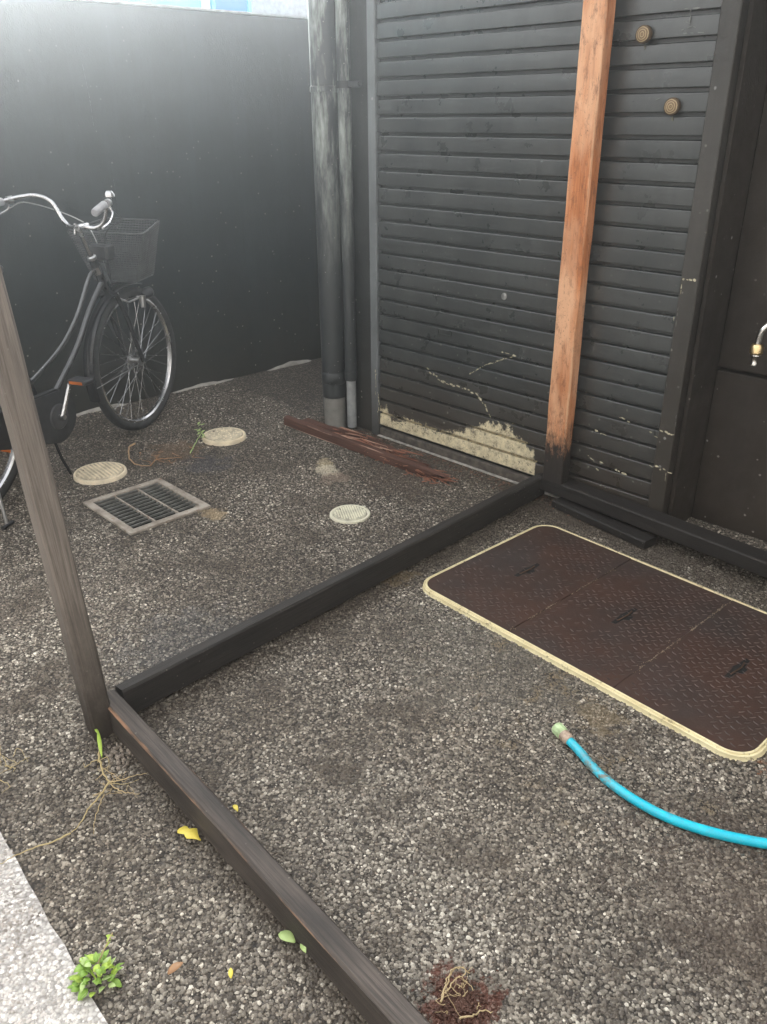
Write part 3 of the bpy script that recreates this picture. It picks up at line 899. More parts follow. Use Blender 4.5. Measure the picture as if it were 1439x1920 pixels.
# ================================================================== PIT COVER
HC = empty('pit_cover', H_C, H_ANG)
tag(HC, 'brown checker plate pit cover in a cream rounded metal frame', 'manhole cover')
MAT_CREAMFR = NT('cream_frame_paint')
v_ = MAT_CREAMFR.coord('Object')
c_ = MAT_CREAMFR.mix(MAT_CREAMFR.ramp(MAT_CREAMFR.noise(v_, 12, 5, .7), [(.3, 0), (.7, 1)]), (.60, .51, .29), (.80, .72, .46))
c_ = MAT_CREAMFR.mix(MAT_CREAMFR.ramp(MAT_CREAMFR.noise(v_, 40, 5, .75), [(.58, 0), (.68, .8)]), c_, (.12, .085, .045))
MAT_CREAMFR = MAT_CREAMFR.set(color=c_, rough=.55, normal=MAT_CREAMFR.bump(MAT_CREAMFR.noise(v_, 90, 4), .3, .002))
def rrect(L, W, r, n=8):
    out = []
    for cx, cy, a0 in ((L/2-r, W/2-r, 0), (-L/2+r, W/2-r, 90), (-L/2+r, -W/2+r, 180), (L/2-r, -W/2+r, 270)):
        for k in range(n + 1):
            a = R(a0 + 90 * k / n)
            out.append((cx + r * math.cos(a), cy + r * math.sin(a)))
    return out
prof = [(-.003, 0.0), (-.001, .003), (.0, .007), (.0, .0125), (.0015, .0140), (.0045, .0142), (.0055, .0125), (.0070, .0125), (.0080, .0165), (.0095, .0175), (.0125, .0175), (.0138, .0160), (.0138, .006)]
bm = bmesh.new(); rings = []
for ins, z in prof:
    rings.append([bm.verts.new((x, y, z)) for x, y in rrect(H_L - 2 * ins, H_W - 2 * ins, .075 - ins)])
n_ = len(rings[0])
for a, b in zip(rings, rings[1:]):
    for k in range(n_):
        bm.faces.new((a[k], a[(k + 1) % n_], b[(k + 1) % n_], b[k]))
link('frame', to_mesh(bm, 'frame', True, 40), MAT_CREAMFR, HC)
MAT_PLATE = NT('rusty_brown_plate')
v_ = MAT_PLATE.coord('World')
c_ = MAT_PLATE.mix(MAT_PLATE.ramp(MAT_PLATE.noise(v_, 4, 5, .65), [(.35, 0), (.68, 1)]), (.040, .028, .024), (.064, .032, .023))
c_ = MAT_PLATE.mix(MAT_PLATE.ramp(MAT_PLATE.noise(v_, 2.2, 3), [(.5, 0), (.7, .6)]), c_, (.044, .040, .040))
c_ = MAT_PLATE.mix(MAT_PLATE.ramp(MAT_PLATE.noise(v_, 160, 3, .7), [(.64, 0), (.72, .5)]), c_, (.13, .09, .065))
MAT_PLATE = MAT_PLATE.set(color=c_, rough=MAT_PLATE.ramp(MAT_PLATE.noise(v_, 12, 4), [(.3, .36), (.7, .6)]), spec=.3, normal=MAT_PLATE.bump(MAT_PLATE.noise(v_, 120, 4), .25, .002))
MAT_LOZ = m_plain('worn_tread', (.048, .030, .024), .36, .1, var=.6, scale=25)
MAT_SLOT = m_plain('dark_slot', (.004, .004, .004), .8)
bm_ins = .0142
X0, X1 = -H_L / 2 + bm_ins, H_L / 2 - bm_ins
Wp = H_W - 2 * bm_ins
cuts = [X0, X0 + (X1 - X0) * .338, X0 + (X1 - X0) * .668, X1]
def plate_poly(xa, xb):
    """clip the rounded rectangle between two x values"""
    rr = rrect(X1 - X0, Wp, .052, 8)
    def clip(P, keep, inter):
        out = []
        for i in range(len(P)):
            a, b = P[i - 1], P[i]
            if keep(b):
                if not keep(a): out.append(inter(a, b))
                out.append(b)
            elif keep(a): out.append(inter(a, b))
        return out
    def it(x): return lambda a, b: (x, a[1] + (b[1] - a[1]) * (x - a[0]) / (b[0] - a[0]))
    rr = clip(rr, lambda p: p[0] >= xa - 1e-9, it(xa))
    rr = clip(rr, lambda p: p[0] <= xb + 1e-9, it(xb))
    return rr
def in_rr(x, y, L, W, r):
    ax, ay = abs(x) - (L/2 - r), abs(y) - (W/2 - r)
    if ax > 0 and ay > 0: return ax * ax + ay * ay < r * r
    return abs(x) < L/2 and abs(y) < W/2
for i in range(3):
    xa, xb = cuts[i] + (.0012 if i else 0), cuts[i + 1] - (.0012 if i < 2 else 0)
    zt = .0140 + (.0012, -.0003, .0008)[i]
    P = plate_poly(xa, xb)
    bm = bmesh.new()
    tv = [bm.verts.new((x, y, zt)) for x, y in P]; bv = [bm.verts.new((x, y, .003)) for x, y in P]
    bm.faces.new(tv)
    for k in range(len(P)): bm.faces.new((tv[k - 1], tv[k], bv[k], bv[k - 1]))
    pl = link('plate', to_mesh(bm, 'plate'), MAT_PLATE, HC)
    # raised lozenges
    bm = bmesh.new()
    pitch = .030
    j = 0
    xx = X0 + .012
    row = 0
    while xx < X1 - .01:
        yy = -Wp / 2 + .012 + (pitch / 2 if row % 2 else 0); colk = 0
        while yy < Wp / 2 - .01:
            if xa + .012 < xx < xb - .012 and in_rr(xx, yy, X1 - X0 - .024, Wp - .024, .045):
                an = R(-18) + B_ANG * 0 + (0 if (row) % 2 else R(72))
                wr = noise.noise(Vector((xx * 5, yy * 5, 3))) + (xx - .1) * .5
                if random.random() < .08 or (wr < -.25 and random.random() < .5): yy += pitch; continue
                hl, hw, hz = .0100, .0021, .0010 + .0006 * random.random() + max(-.0005, min(.0006, wr * .001))
                c, s_ = math.cos(an), math.sin(an)
                pts = [(hl, 0, 0), (hl * .35, hw, 0), (-hl * .35, hw, 0), (-hl, 0, 0), (-hl * .35, -hw, 0), (hl * .35, -hw, 0)]
                base = [bm.verts.new((xx + a * c - b * s_, yy + a * s_ + b * c, zt + .0001)) for a, b, _ in pts]
                tp = [bm.verts.new((xx + a * .6 * c - b * .4 * s_, yy + a * .6 * s_ + b * .4 * c, zt + hz)) for a, b, _ in pts]
                bm.faces.new(tp)
                for k in range(6): bm.faces.new((base[k - 1], base[k], tp[k], tp[k - 1]))
            yy += pitch
        xx += pitch / 2; row += 1
    tag(link('tread_pattern', to_mesh(bm, 'tread_pattern'), MAT_LOZ, pl), kind='stuff')
    # lifting slot with a pull ring lying in it
    sxm = (cuts[i] + cuts[i + 1]) / 2 + (-.005, .005, .0)[i]
    sy = .0
    bm = bmesh.new()
    out = [(-.008, -.062), (.006, -.058), (.009, -.020), (.022, -.012), (.022, .014), (.010, .020), (.007, .06), (-.007, .064), (-.010, .018), (-.014, 0), (-.010, -.018)]
    a_ = [bm.verts.new((sxm + x, sy + y, zt + .0009)) for x, y in out]; b_ = [bm.verts.new((sxm + x, sy + y, zt - .001)) for x, y in out]
    bm.faces.new(a_)
    for k in range(len(out)): bm.faces.new((a_[k - 1], a_[k], b_[k], b_[k - 1]))
    link('lifting_slot', to_mesh(bm, 'lifting_slot'), MAT_SLOT, pl)
    tube('pull_bar', [(sxm, sy - .04, zt + .002), (sxm + .004, sy - .012, zt + .0035), (sxm + .006, sy + .01, zt + .0035), (sxm + .001, sy + .038, zt + .002)], .0022, m_plain('rusty_bar', (.09, .05, .03), .6, .4) if i == 0 else bpy.data.materials['rusty_bar'], pl, 8)
# dirt caught in the joints between the plates
MAT_GRIT = m_plain('pale_grit', (.22, .17, .12), .9, var=.5, scale=80)
for i, (xc, seed) in enumerate(((cuts[1], 5), (cuts[2], 6))):
    rnd = random.Random(seed); bm = bmesh.new()
    for k in range(260):
        y = rnd.uniform(-Wp / 2 + .01, Wp / 2 - .01)
        if noise.noise(Vector((y * 9, seed, 0))) < -.12: continue
        x = xc + rnd.gauss(0, .0022 if rnd.random() < .8 else .010); s_ = rnd.uniform(.0006, .0019)
        r = bmesh.ops.create_icosphere(bm, subdivisions=1, radius=s_, matrix=Matrix.Translation((x, y, .0150)) @ Matrix.Diagonal((1, 1.6, .5, 1)))
    tag(link('joint_dirt', to_mesh(bm, 'joint_dirt'), MAT_GRIT, HC), kind='stuff')

# ================================================================== DRAIN GRATE
GT = empty('drain_grate', G_C, G_ANG)
tag(GT, 'square steel drain grate with thin dark bars in a rusty frame', 'drain grate')
MAT_GFR = NT('rusty_pale_frame')
v_ = MAT_GFR.coord('Object')
c_ = MAT_GFR.mix(MAT_GFR.ramp(MAT_GFR.noise(v_, 14, 5, .7), [(.35, 0), (.62, 1)]), (.20, .165, .13), (.42, .375, .32))
c_ = MAT_GFR.mix(MAT_GFR.ramp(MAT_GFR.noise(v_, 30, 4, .7), [(.60, 0), (.68, .8)]), c_, (.20, .09, .04))
MAT_GFR = MAT_GFR.set(color=c_, rough=.7, normal=MAT_GFR.bump(MAT_GFR.noise(v_, 120, 4), .5, .002))
u2, v2 = G_U / 2, G_V / 2
fw_ = .030
for nm, a in (('a', (-u2, u2, -v2, -v2 + fw_)), ('b', (-u2, u2, v2 - fw_, v2)), ('c', (-u2, -u2 + fw_, -v2 + fw_ + .0005, v2 - fw_ - .0005)), ('d', (u2 - fw_, u2, -v2 + fw_ + .0005, v2 - fw_ - .0005))):
    box('frame_bar', *a, -.02, .009, MAT_GFR, GT, bevel=.002)
MAT_PIT = m_plain('wet_dark_concrete', (.008, .007, .006), .7)
bm = bmesh.new()
iu, iv = u2 - fw_ + .002, v2 - fw_ + .002
bm_box(bm, -iu, iu, -iv, iv, -.25, -.003)
bm.faces.ensure_lookup_table()
tops = [f for f in bm.faces if all(abs(v.co.z + .003) < 1e-5 for v in f.verts)]
bmesh.ops.delete(bm, geom=tops, context='FACES')
me_ = to_mesh(bm, 'pit'); me_.flip_normals()
link('pit', me_, MAT_PIT, GT)
MAT_GBAR = m_plain('dark_galvanised', (.20, .20, .185), .5, .3, var=.4)
nb_ = 12
bmm = bmesh.new(); bm_box(bmm, -iu + .003, iu - .003, -.0017, .0017, -.005, .005, bevel=.0008)
bar_me = to_mesh(bmm, 'bar')
for k in range(nb_):
    y = -iv + .008 + (2 * iv - .016) * k / (nb_ - 1)
    link('bar', bar_me, MAT_GBAR, GT, (0, y, 0))
bmm = bmesh.new(); bm_box(bmm, -.0030, .0030, -iv + .003, iv - .003, -.006, .0062, bevel=.001)
cr_me = to_mesh(bmm, 'cross_rod')
for x in (-.052, .052):
    link('cross_rod', cr_me, MAT_GFR, GT, (x, 0, 0))
lathe('bolt', [(0, .010), (.005, .0095), (.006, .006)], MAT_STEEL, GT, (-.052, -.02, 0), seg=12)

# ================================================================== ROUND CAPS
def cap_thing(c, r, label, col, style, h=.013):
    e = empty('inspection_cap', (c[0], c[1], 0), 0)
    tag(e, label, 'cap', 'round plastic inspection caps')
    t = NT('cap_' + style)
    v = t.coord('Object')
    c1 = t.mix(t.ramp(t.noise(v, 18, 5, .7), [(.35, 0), (.65, 1)]), tuple(x * .72 for x in col), col)
    c1 = t.mix(t.ramp(t.noise(v, 70, 4, .7), [(.60, 0), (.68, .6)]), c1, tuple(x * .35 for x in col))
    mt = t.set(color=c1, rough=.6, normal=t.bump(t.noise(v, 110, 4), .4, .0015))
    t = NT('cap_lid_' + style)
    v = t.coord('Object')
    c2 = t.mix(t.ramp(t.noise(v, 30, 5, .7), [(.35, 0), (.65, 1)]), tuple(x * .40 for x in col), tuple(x * .78 for x in col))
    mt2 = t.set(color=c2, rough=.7, normal=t.bump(t.noise(v, 110, 4), .4, .0015))
    lathe('rim', [(r - .012, .001), (r - .012, h * .72), (r - .010, h * .95), (r - .003, h * .95), (r, h * .7), (r + .001, -.004)], mt, e, seg=48)
    bm = bmesh.new()
    bm_lathe(bm, [(r - .014, .001), (r - .014, h), (r - .016, h + .0015), (r * .55, h + .0025), (0, h + .003)], 48)
    lid = link('lid', to_mesh(bm, 'lid', True, 30), mt2, e)
    bm = bmesh.new()
    if style == 'ribbed':
        k = -5
        for k in range(-5, 6):
            x = k * r * .15
            L = math.sqrt(max(0, (r * .80) ** 2 - x * x))
            if L > .01: bm_box(bm, x - .0028, x + .0028, -L, L, h + .0005, h + .0065, bevel=.0008)
    elif style == 'dotted':
        for i in range(-6, 7):
            for j in range(-6, 7):
                x, y = i * r * .12, j * r * .12
                if x * x + y * y < (r * .74) ** 2:
                    bm_box(bm, x - .0028, x + .0028, y - .0028, y + .0028, h + .0005, h + .0043)
    else:
        for a in range(0, 360, 30):
            for rr in (.25, .45, .65):
                x, y = r * rr * math.cos(R(a + rr * 90)), r * rr * math.sin(R(a + rr * 90))
                bm_box(bm, x - .003, x + .003, y - .003, y + .003, h, h + .0042)
    tag(link('raised_pattern', to_mesh(bm, 'raised_pattern'), mt, lid), kind='stuff')
    for v in ():
        pass
    lathe('notch', [(0, .0005), (.005, .0005), (.006, -.002)], MAT_SLOT, lid, (-r * .45, r * .45, h + .0032), seg=12)
    e.rotation_euler = (0, 0, R(40) if style == 'ribbed' else R(12))
    return e
cap_thing(CAPS[1][0], CAPS[1][1], 'tan ribbed round cap beside the left corner of the drain grate', (.90, .78, .58), 'ribbed', .018)
cap_thing(CAPS[0][0], CAPS[0][1], 'tan round cap between the bicycle wheel and the broken plank', (.92, .80, .58), 'ringed', .022)
cap_thing(CAPS[2][0], CAPS[2][1], 'small off-white round cap in the middle of the yard', (.82, .79, .62), 'dotted', .010)

# ================================================================== BROKEN PLANK
BP = empty('broken_plank', (-.2, 3.66, 0))
tag(BP, 'rotten red-brown plank with a splintered end beside the drainpipes', 'plank')
MAT_ROT = m_wood('rotten_red_wood', (.065, .030, .021), (.17, .080, .056), wear=(.52, .34, .26), wear_amt=.9, w=.05, h=.035, streak=.4, rough=.8)
MAT_ROT3 = m_wood('pale_splinter_wood', (.34, .19, .13), (.58, .38, .28), streak=.2, rough=.8)
MAT_ROT2 = m_wood('splinter_wood', (.17, .060, .036), (.42, .20, .13), streak=.2, rough=.8)
def bp(name, p0, p1, w, h, mat, **k):
    o = Vector((-.2, 3.66, 0))
    return timber(name, Vector(p0) - o, Vector(p1) - o, w, h, mat, parent=BP, **k)
rndk = random.Random(4)
jag = [rndk.uniform(-.09, .02) for _ in range(12)]
def broken(t, k):
    if t > .82: return (1 - (t - .82) * 3.2 * (0.5 + (k % 3) * .25), jag[k] * (t - .82) * 5)
    return (1, 0)
bp('board', (-.49, 3.975, .024), (.27, 3.205, .020), .036, .046, MAT_ROT, seed=8, jit=.004, end_fn=broken, n=60)
bp('board', (-.40, 3.985, .014), (.10, 3.50, .014), .055, .024, MAT_ROT, seed=9, jit=.006, end_fn=broken, n=50)
dirp = Vector((.76, -.77, 0)).normalized(); nrp = Vector((.77, .76, 0)).normalized()
for k in range(13):      # thicker broken lumps heaped behind the plank
    t = rndk.uniform(.30, .86)
    base = Vector((-.47, 3.985, .010)).lerp(Vector((.27, 3.21, .010)), t) + nrp * rndk.uniform(.02, .085 if t < .7 else .035)
    d = (dirp + nrp * rndk.uniform(-.3, .3) + Vector((0, 0, rndk.uniform(-.02, .10)))).normalized()
    sq = [rndk.uniform(-.03, .03) for _ in range(12)]
    bp('lump', base, base + d * rndk.uniform(.06, .19), rndk.uniform(.012, .030), rndk.uniform(.010, .024), (MAT_ROT, MAT_ROT2, MAT_ROT)[k % 3], seed=120 + k, jit=.006, n=10,
       end_fn=lambda t_, k_, sq=sq: (1 - .5 * abs(2 * t_ - 1) ** 3, sq[k_] * (1 if t_ > .9 else -1 if t_ < .1 else 0)))
for k in range(80):
    t = rndk.uniform(.25, .98)
    base = Vector((-.47, 3.985, 0)).lerp(Vector((.27, 3.21, 0)), t) + nrp * rndk.uniform(-.012, .075 if t < .7 else .02)
    L = rndk.uniform(.03, .16)
    d = (dirp + nrp * rndk.uniform(-.22, .22) + Vector((0, 0, rndk.uniform(-.05, .12)))).normalized()
    z0 = rndk.uniform(.010, .052 if t < .75 else .03)
    w = rndk.uniform(.003, .010)
    bp('splinter', base + Vector((0, 0, z0)), base + d * L + Vector((0, 0, z0)), w, w * .5, (MAT_ROT2, MAT_ROT2, MAT_ROT3, MAT_ROT)[k % 4], seed=20 + k, jit=.002, chamfer=w * .12, n=6,
       end_fn=lambda t, k: (max(.12, 1 - abs(t - .4) * 1.4), 0))

bm = bmesh.new()
for k in range(260):
    t_ = rndk.uniform(.3, 1.0)
    c_p = Vector((-.47, 3.985, 0)).lerp(Vector((.27, 3.21, 0)), t_) + nrp * rndk.gauss(.03 if t_ < .75 else .0, .03) - Vector((-.2, 3.66, 0))
    L = rndk.uniform(.004, .016)
    M_ = Matrix.Translation(c_p + Vector((0, 0, rndk.uniform(.002, .03 if t_ < .8 else .008)))) @ Matrix.Rotation(R(-45) + rndk.gauss(0, .5), 4, 'Z') @ Matrix.Rotation(rndk.gauss(0, .3), 4, 'Y')
    vs = bmesh.ops.create_cube(bm, size=1)['verts']
    for v in vs:
        v.co = M_ @ Vector((v.co.x * L * 2, v.co.y * L * .35 * rndk.uniform(.5, 1.4), v.co.z * L * .25))
tag(link('chips', to_mesh(bm, 'chips'), MAT_ROT2, BP), kind='stuff')

# ================================================================== HOSE
HO_ = empty('garden_hose', (.47, 1.55, 0))
tag(HO_, 'bright blue garden hose with a pale green connector lying on the asphalt', 'hose')
t = NT('blue_hose')
v_ = t.coord('World')
dirt = t.math('MULTIPLY', t.ramp(t.noise(v_, 55, 5, .75), [(.40, 0), (.56, 1)]), t.ramp(t.vmath('DISTANCE', v_, (.515, 1.49, .01)), [(.03, .95), (.085, 0)]))
dirt = t.math('MAXIMUM', dirt, t.ramp(t.noise(v_, 24, 6, .8), [(.50, 0), (.72, .55)]))
MAT_HOSE = t.set(color=t.mix(dirt, t.mix(t.ramp(t.noise(v_, 30, 4), [(.3, 0), (.7, 1)]), (.006, .44, .60), (.012, .54, .70)), (.17, .15, .11)), rough=.3, spec=.5, coat=.2, normal=t.bump(t.noise(v_, 80, 3), .1, .001))
hz = .0125
o_ = Vector((.47, 1.55, 0))
hp = [(.456, 1.588, .020), (.475, 1.550, .017), (.500, 1.494, hz), (.532, 1.440, hz), (.575, 1.388, hz), (.632, 1.340, hz), (.712, 1.300, hz), (.82, 1.268, hz), (.95, 1.245, hz), (1.15, 1.235, hz), (1.45, 1.26, hz), (1.9, 1.30, hz)]
hp = smooth_path([Vector(p) - o_ for p in hp], 8)
tube('tube', hp, .0112, MAT_HOSE, HO_, 20)
a_ = Vector(hp[0]); d_ = (Vector(hp[0]) - Vector(hp[6])).normalized()
MAT_GREEN = m_plain('pale_green_plastic', (.42, .55, .30), .5, var=.25, scale=60)
MAT_CLAMP = m_plain('dirty_tan_plastic', (.38, .29, .22), .55, var=.5, scale=70)
tube('clamp_nut', [a_ - d_ * .004, a_ + d_ * .001, a_ + d_ * .008, a_ + d_ * .010, a_ + d_ * .012, a_ + d_ * .020, a_ + d_ * .022], [.0125, .0150, .0150, .0138, .0150, .0150, .0138], MAT_CLAMP, HO_, 20)
tube('connector', [a_ + d_ * .022, a_ + d_ * .025, a_ + d_ * .046, a_ + d_ * .050, a_ + d_ * .050, a_ + d_ * .040], [.0140, .0158, .0162, .0145, .0100, .0095], MAT_GREEN, HO_, 20)
for k in range(10):
    an = 2 * math.pi * k / 10
    N = Vector((0, 0, 1)) - d_ * d_.z; N.normalize(); Bv = d_.cross(N)
    q = (N * math.cos(an) + Bv * math.sin(an)) * .0160
    tube('grip_rib', [a_ + d_ * .026 + q, a_ + d_ * .045 + q], .0012, MAT_GREEN, HO_, 6)

# ================================================================== TAP
TP = empty('water_tap', local_b(1.80, .20, .76), B_ANG)
tag(TP, 'chrome water tap with a brass collar on the dark wall at the right edge', 'tap')
MAT_TAP = m_plain('tap_chrome', (.78, .76, .72), .18, 1.0, bump=.02)
MAT_BRASS = m_plain('pale_brass', (.72, .55, .30), .3, 1.0, bump=.05)
TAPX, TAPY = -.085, -.155
lathe('wall_flange', [(0, .012), (.018, .012), (.028, .004), (.029, 0)], MAT_TAP, TP, (.04, 0, .05), (R(90), 0, 0), 24)
tube('body', [(.04, -.002, .05), (.04, -.06, .05), (.04, -.11, .05)], [.011, .014, .014], MAT_TAP, TP, 18)
tube('spout', smooth_path([(.035, -.105, .05), (.0, -.125, .066), (-.045, -.145, .062), (-.078, -.155, .030), (TAPX, TAPY, -.005), (TAPX - .002, TAPY, -.03)], 8), .0115, MAT_TAP, TP, 18)
lathe('collar', [(.011, .016), (.017, .013), (.021, .002), (.0215, -.014), (.018, -.019), (.012, -.019)], MAT_BRASS, TP, (TAPX - .002, TAPY, -.030), seg=24)
lathe('nozzle', [(.016, -.018), (.0165, -.024), (.0125, -.029), (.0105, -.036), (.0110, -.048), (.0125, -.052), (.0118, -.057), (.008, -.057), (.008, -.040)], MAT_TAP, TP, (TAPX - .002, TAPY, -.030), seg=24)
lathe('handle', [(0, .03), (.010, .028), (.012, .010), (.006, 0)], MAT_TAP, TP, (.035, -.10, .066), seg=16)
wh = tube('wire_hook', smooth_path([(-.10, -.012, -.080), (-.085, -.02, -.074), (-.075, -.018, -.085), (-.078, -.016, -.105), (-.085, -.016, -.125), (-.06, -.02, -.112), (-.035, -.022, -.095)], 5), .0020, m_plain('rusty_wire', (.10, .075, .05), .6, .5), None, 8)
wh.matrix_world = Matrix.Translation(local_b(1.80, .20, .76)) @ Matrix.Rotation(B_ANG, 4, 'Z')
tag(wh, 'small bent rusty wire hook on the dark wall below the tap', 'hook')

# ================================================================== BICYCLE
BK = empty('bicycle', (-1.21, 3.956, 0), R(69.8))
tag(BK, 'black city bicycle with a wire basket parked beside the black wall', 'bicycle')
RW = .345
def torus(name, Rr, r, mat, parent, seg=72, ts=12, loc=(0, 0, 0), sy=1.0, rot=(0, 0, 0)):
    bm = bmesh.new()
    rings = []
    for i in range(seg):
        a = 2 * math.pi * i / seg
        rings.append([bm.verts.new(((Rr + r * math.cos(b)) * math.cos(a), r * sy * math.sin(b), (Rr + r * math.cos(b)) * math.sin(a))) for b in [2 * math.pi * k / ts for k in range(ts)]])
    for i in range(seg):
        A_, B_ = rings[i], rings[(i + 1) % seg]
        for k in range(ts):
            bm.faces.new((A_[k], A_[(k + 1) % ts], B_[(k + 1) % ts], B_[k]))
    return link(name, to_mesh(bm, name, True), mat, parent, loc, rot)
def wheel(cx, st, nm='wheel'):
    w = torus(nm, RW - .021, .0215, MAT_TYRE, BK, loc=(cx, 0, RW), rot=(0, 0, st))
    torus('tread', RW - .004, .006, MAT_TYRE, w, ts=8, sy=2.2)
    # rim: a shallow channel
    bm = bmesh.new(); rings = []
    pr = [(-.012, RW - .036), (-.0135, RW - .046), (-.006, RW - .053), (.006, RW - .053), (.0135, RW - .046), (.012, RW - .036)]
    for i in range(72):
        a = 2 * math.pi * i / 72
        rings.append([bm.verts.new((r * math.cos(a), y, r * math.sin(a))) for y, r in pr])
    for i in range(72):
        A_, B_ = rings[i], rings[(i + 1) % 72]
        for k in range(len(pr) - 1): bm.faces.new((A_[k], A_[k + 1], B_[k + 1], B_[k]))
    link('rim', to_mesh(bm, 'rim', True, 40), MAT_CHROME, w)
    lathe('hub', [(0, -.048), (.006, -.048), (.006, -.036), (.024, -.034), (.024, -.031), (.013, -.028), (.012, .028), (.024, .031), (.024, .034), (.006, .036), (.006, .048), (0, .048)], MAT_STEEL, w, rot=(R(90), 0, 0), seg=20)
    for k in range(36):
        a = 2 * math.pi * k / 36
        side = 1 if k % 2 else -1
        tw = (1 if (k // 2) % 2 else -1) * R(62)
        p0 = (.021 * math.cos(a + tw), side * .032, .021 * math.sin(a + tw))
        p1 = ((RW - .050) * math.cos(a), 0, (RW - .050) * math.sin(a))
        tube('spoke', [p0, p1], .0013, MAT_CHROME, w, 6)
    return w
STEER = R(1.7)
wheel(0, STEER)
wheel(-1.13, 0)
def bt(name, pts, r, mat=MAT_BLACK_GLOSS, seg=12, parent=None):
    return tube(name, pts, r, mat, parent or BK, seg)
AX = Vector((0, 0, RW))
crown = Vector((-.128, 0, .735)); lug_lo = Vector((-.150, 0, .70)); 
HT0 = Vector((-.150, 0, .725)); HT1 = Vector((-.203, 0, .850))      # head tube ends
sd_ = (HT1 - HT0).normalized()
frame_ = bt('frame', [HT0, HT1], .019)
SHC = (.10, .0, .0)
bt('head_lug', [HT0 + sd_ * .070, HT0 + sd_ * .105], .0225, MAT_CHROME, 16, frame_)
# curved top tube of a step-through frame and straight down tube, both with bright highlights
BB = Vector((-.675, 0, .285)); ST_TOP = Vector((-.80, 0, .70))
bt('top_tube', smooth_path([HT0 + sd_ * .085, (-.243, 0, .785), (-.353, 0, .650), (-.444, 0, .568), (-.526, 0, .515), (-.673, 0, .450), (-.76, 0, .42)], 8), .0108, MAT_FRAME, parent=frame_)
bt('down_tube', smooth_path([HT0 + sd_ * .03, (-.282, 0, .642), (-.385, 0, .522), (-.50, 0, .42), BB], 8), .0138, MAT_FRAME, parent=frame_)
bt('seat_tube', [BB, ST_TOP], .0155, parent=frame_)
bt('seat_post', [ST_TOP, ST_TOP + Vector((-.045, 0, .15))], .0125, MAT_CHROME, 12, frame_)
for sy in (-.055, .055):
    bt('chain_stay', [BB + Vector((-.02, sy * .5, 0)), (-.85, sy, .30), (-1.13, sy, RW)], .009, parent=frame_)
    bt('seat_stay', [ST_TOP + Vector((.0, sy * .3, -.03)), (-.95, sy, .55), (-1.13, sy, RW)], .008, parent=frame_)
# fork
fk = bt('fork', [HT0 - sd_ * .045, HT0 - sd_ * .0], .016)
bt('crown', [HT0 - sd_ * .04 + Vector((0, -.042, 0)), HT0 - sd_ * .035, HT0 - sd_ * .04 + Vector((0, .042, 0))], .013, parent=fk)
for sy in (-.045, .045):
    bt('blade', smooth_path([HT0 - sd_ * .04 + Vector((0, sy, 0)), (-.075, sy, .56), (-.03, sy, .42), (0, sy, RW)], 6), .0105, parent=fk)
lathe('headset', [(.014, .0), (.021, .004), (.021, .016), (.014, .022)], MAT_STEEL, fk, HT1, (0, -math.atan2(.055, .13), 0), 20)
STEM = HT1 + sd_ * .155
bt('stem', [HT1, STEM, STEM + sd_ * .012], .0115, MAT_CHROME, parent=fk)
# handlebar
MAT_GRIP = m_plain('grey_grip', (.30, .30, .31), .55, bump=.3)
hbz = STEM.z
hb_half = []
def hb(side):
    pts = [(STEM.x + .035, side * .02, hbz + .002), (STEM.x + .045, side * .07, hbz - .004), (STEM.x + .055, side * .12, hbz + .022), (STEM.x + .050, side * .165, hbz + .095), (STEM.x + .02, side * .215, hbz + .122), (STEM.x - .035, side * .255, hbz + .120), (STEM.x - .10, side * .288, hbz + .108), (STEM.x - .20, side * .325, hbz + .090)]
    if side < 0: pts = [(x - .01, y * .82, z) for x, y, z in pts]
    return pts
L_, Rr_ = hb(1), hb(-1)
HB = bt('handlebar', smooth_path(L_[::-1] + Rr_, 6), .0098, MAT_CHROME, 14)
bt('clamp', [Vector((STEM.x - .01, 0, hbz)), Vector((STEM.x + .055, 0, hbz + .002))], .016, MAT_CHROME, 16, HB)
for pts in (L_, Rr_):
    a, b = Vector(pts[-2]), Vector(pts[-1])
    bt('grip', [a, a.lerp(b, .02), b, b + (b - a) * .1], [.0145, .0165, .0165, .013], MAT_GRIP, 14, HB)
    sgn = 1 if a.y > 0 else -1
    lv = smooth_path([a + Vector((.03, 0, -.008)), a + Vector((.03, sgn * .01, -.035)), a + Vector((-.03, sgn * .035, -.062)), a + Vector((-.10, sgn * .055, -.075))], 5)
    bt('brake_lever', lv, .0055, MAT_CHROME, 8, HB)
    bt('lever_clamp', [a + Vector((.022, -sgn * .004, .002)), a + Vector((.044, -sgn * .012, .004))], .0165, MAT_STEEL, 14, HB)
    bt('brake_cable', smooth_path([a + Vector((.03, 0, -.03)), a + Vector((.09, -sgn * .05, -.012)), Vector((STEM.x + .14, sgn * .12, hbz + .02)), Vector((STEM.x + .13, sgn * .03, hbz - .05)), HT0 + Vector((.05, 0, -.01))], 8), .0026, MAT_BLACK_PLASTIC if sgn < 0 else MAT_STEEL, 6, HB)
# bell on the near grip side
lathe('bell', [(0, .026), (.014, .023), (.022, .012), (.023, .0), (0, .0)], MAT_CHROME, HB, Vector(Rr_[5]) + Vector((.01, 0, .012)), seg=20)
# lamp bracket hanging from the bar
lb = bt('lamp_bracket', [Vector((STEM.x + .05, .055, hbz + .010)), Vector((STEM.x + .045, .060, hbz - .035))], .009, MAT_CHROME, 10, HB)
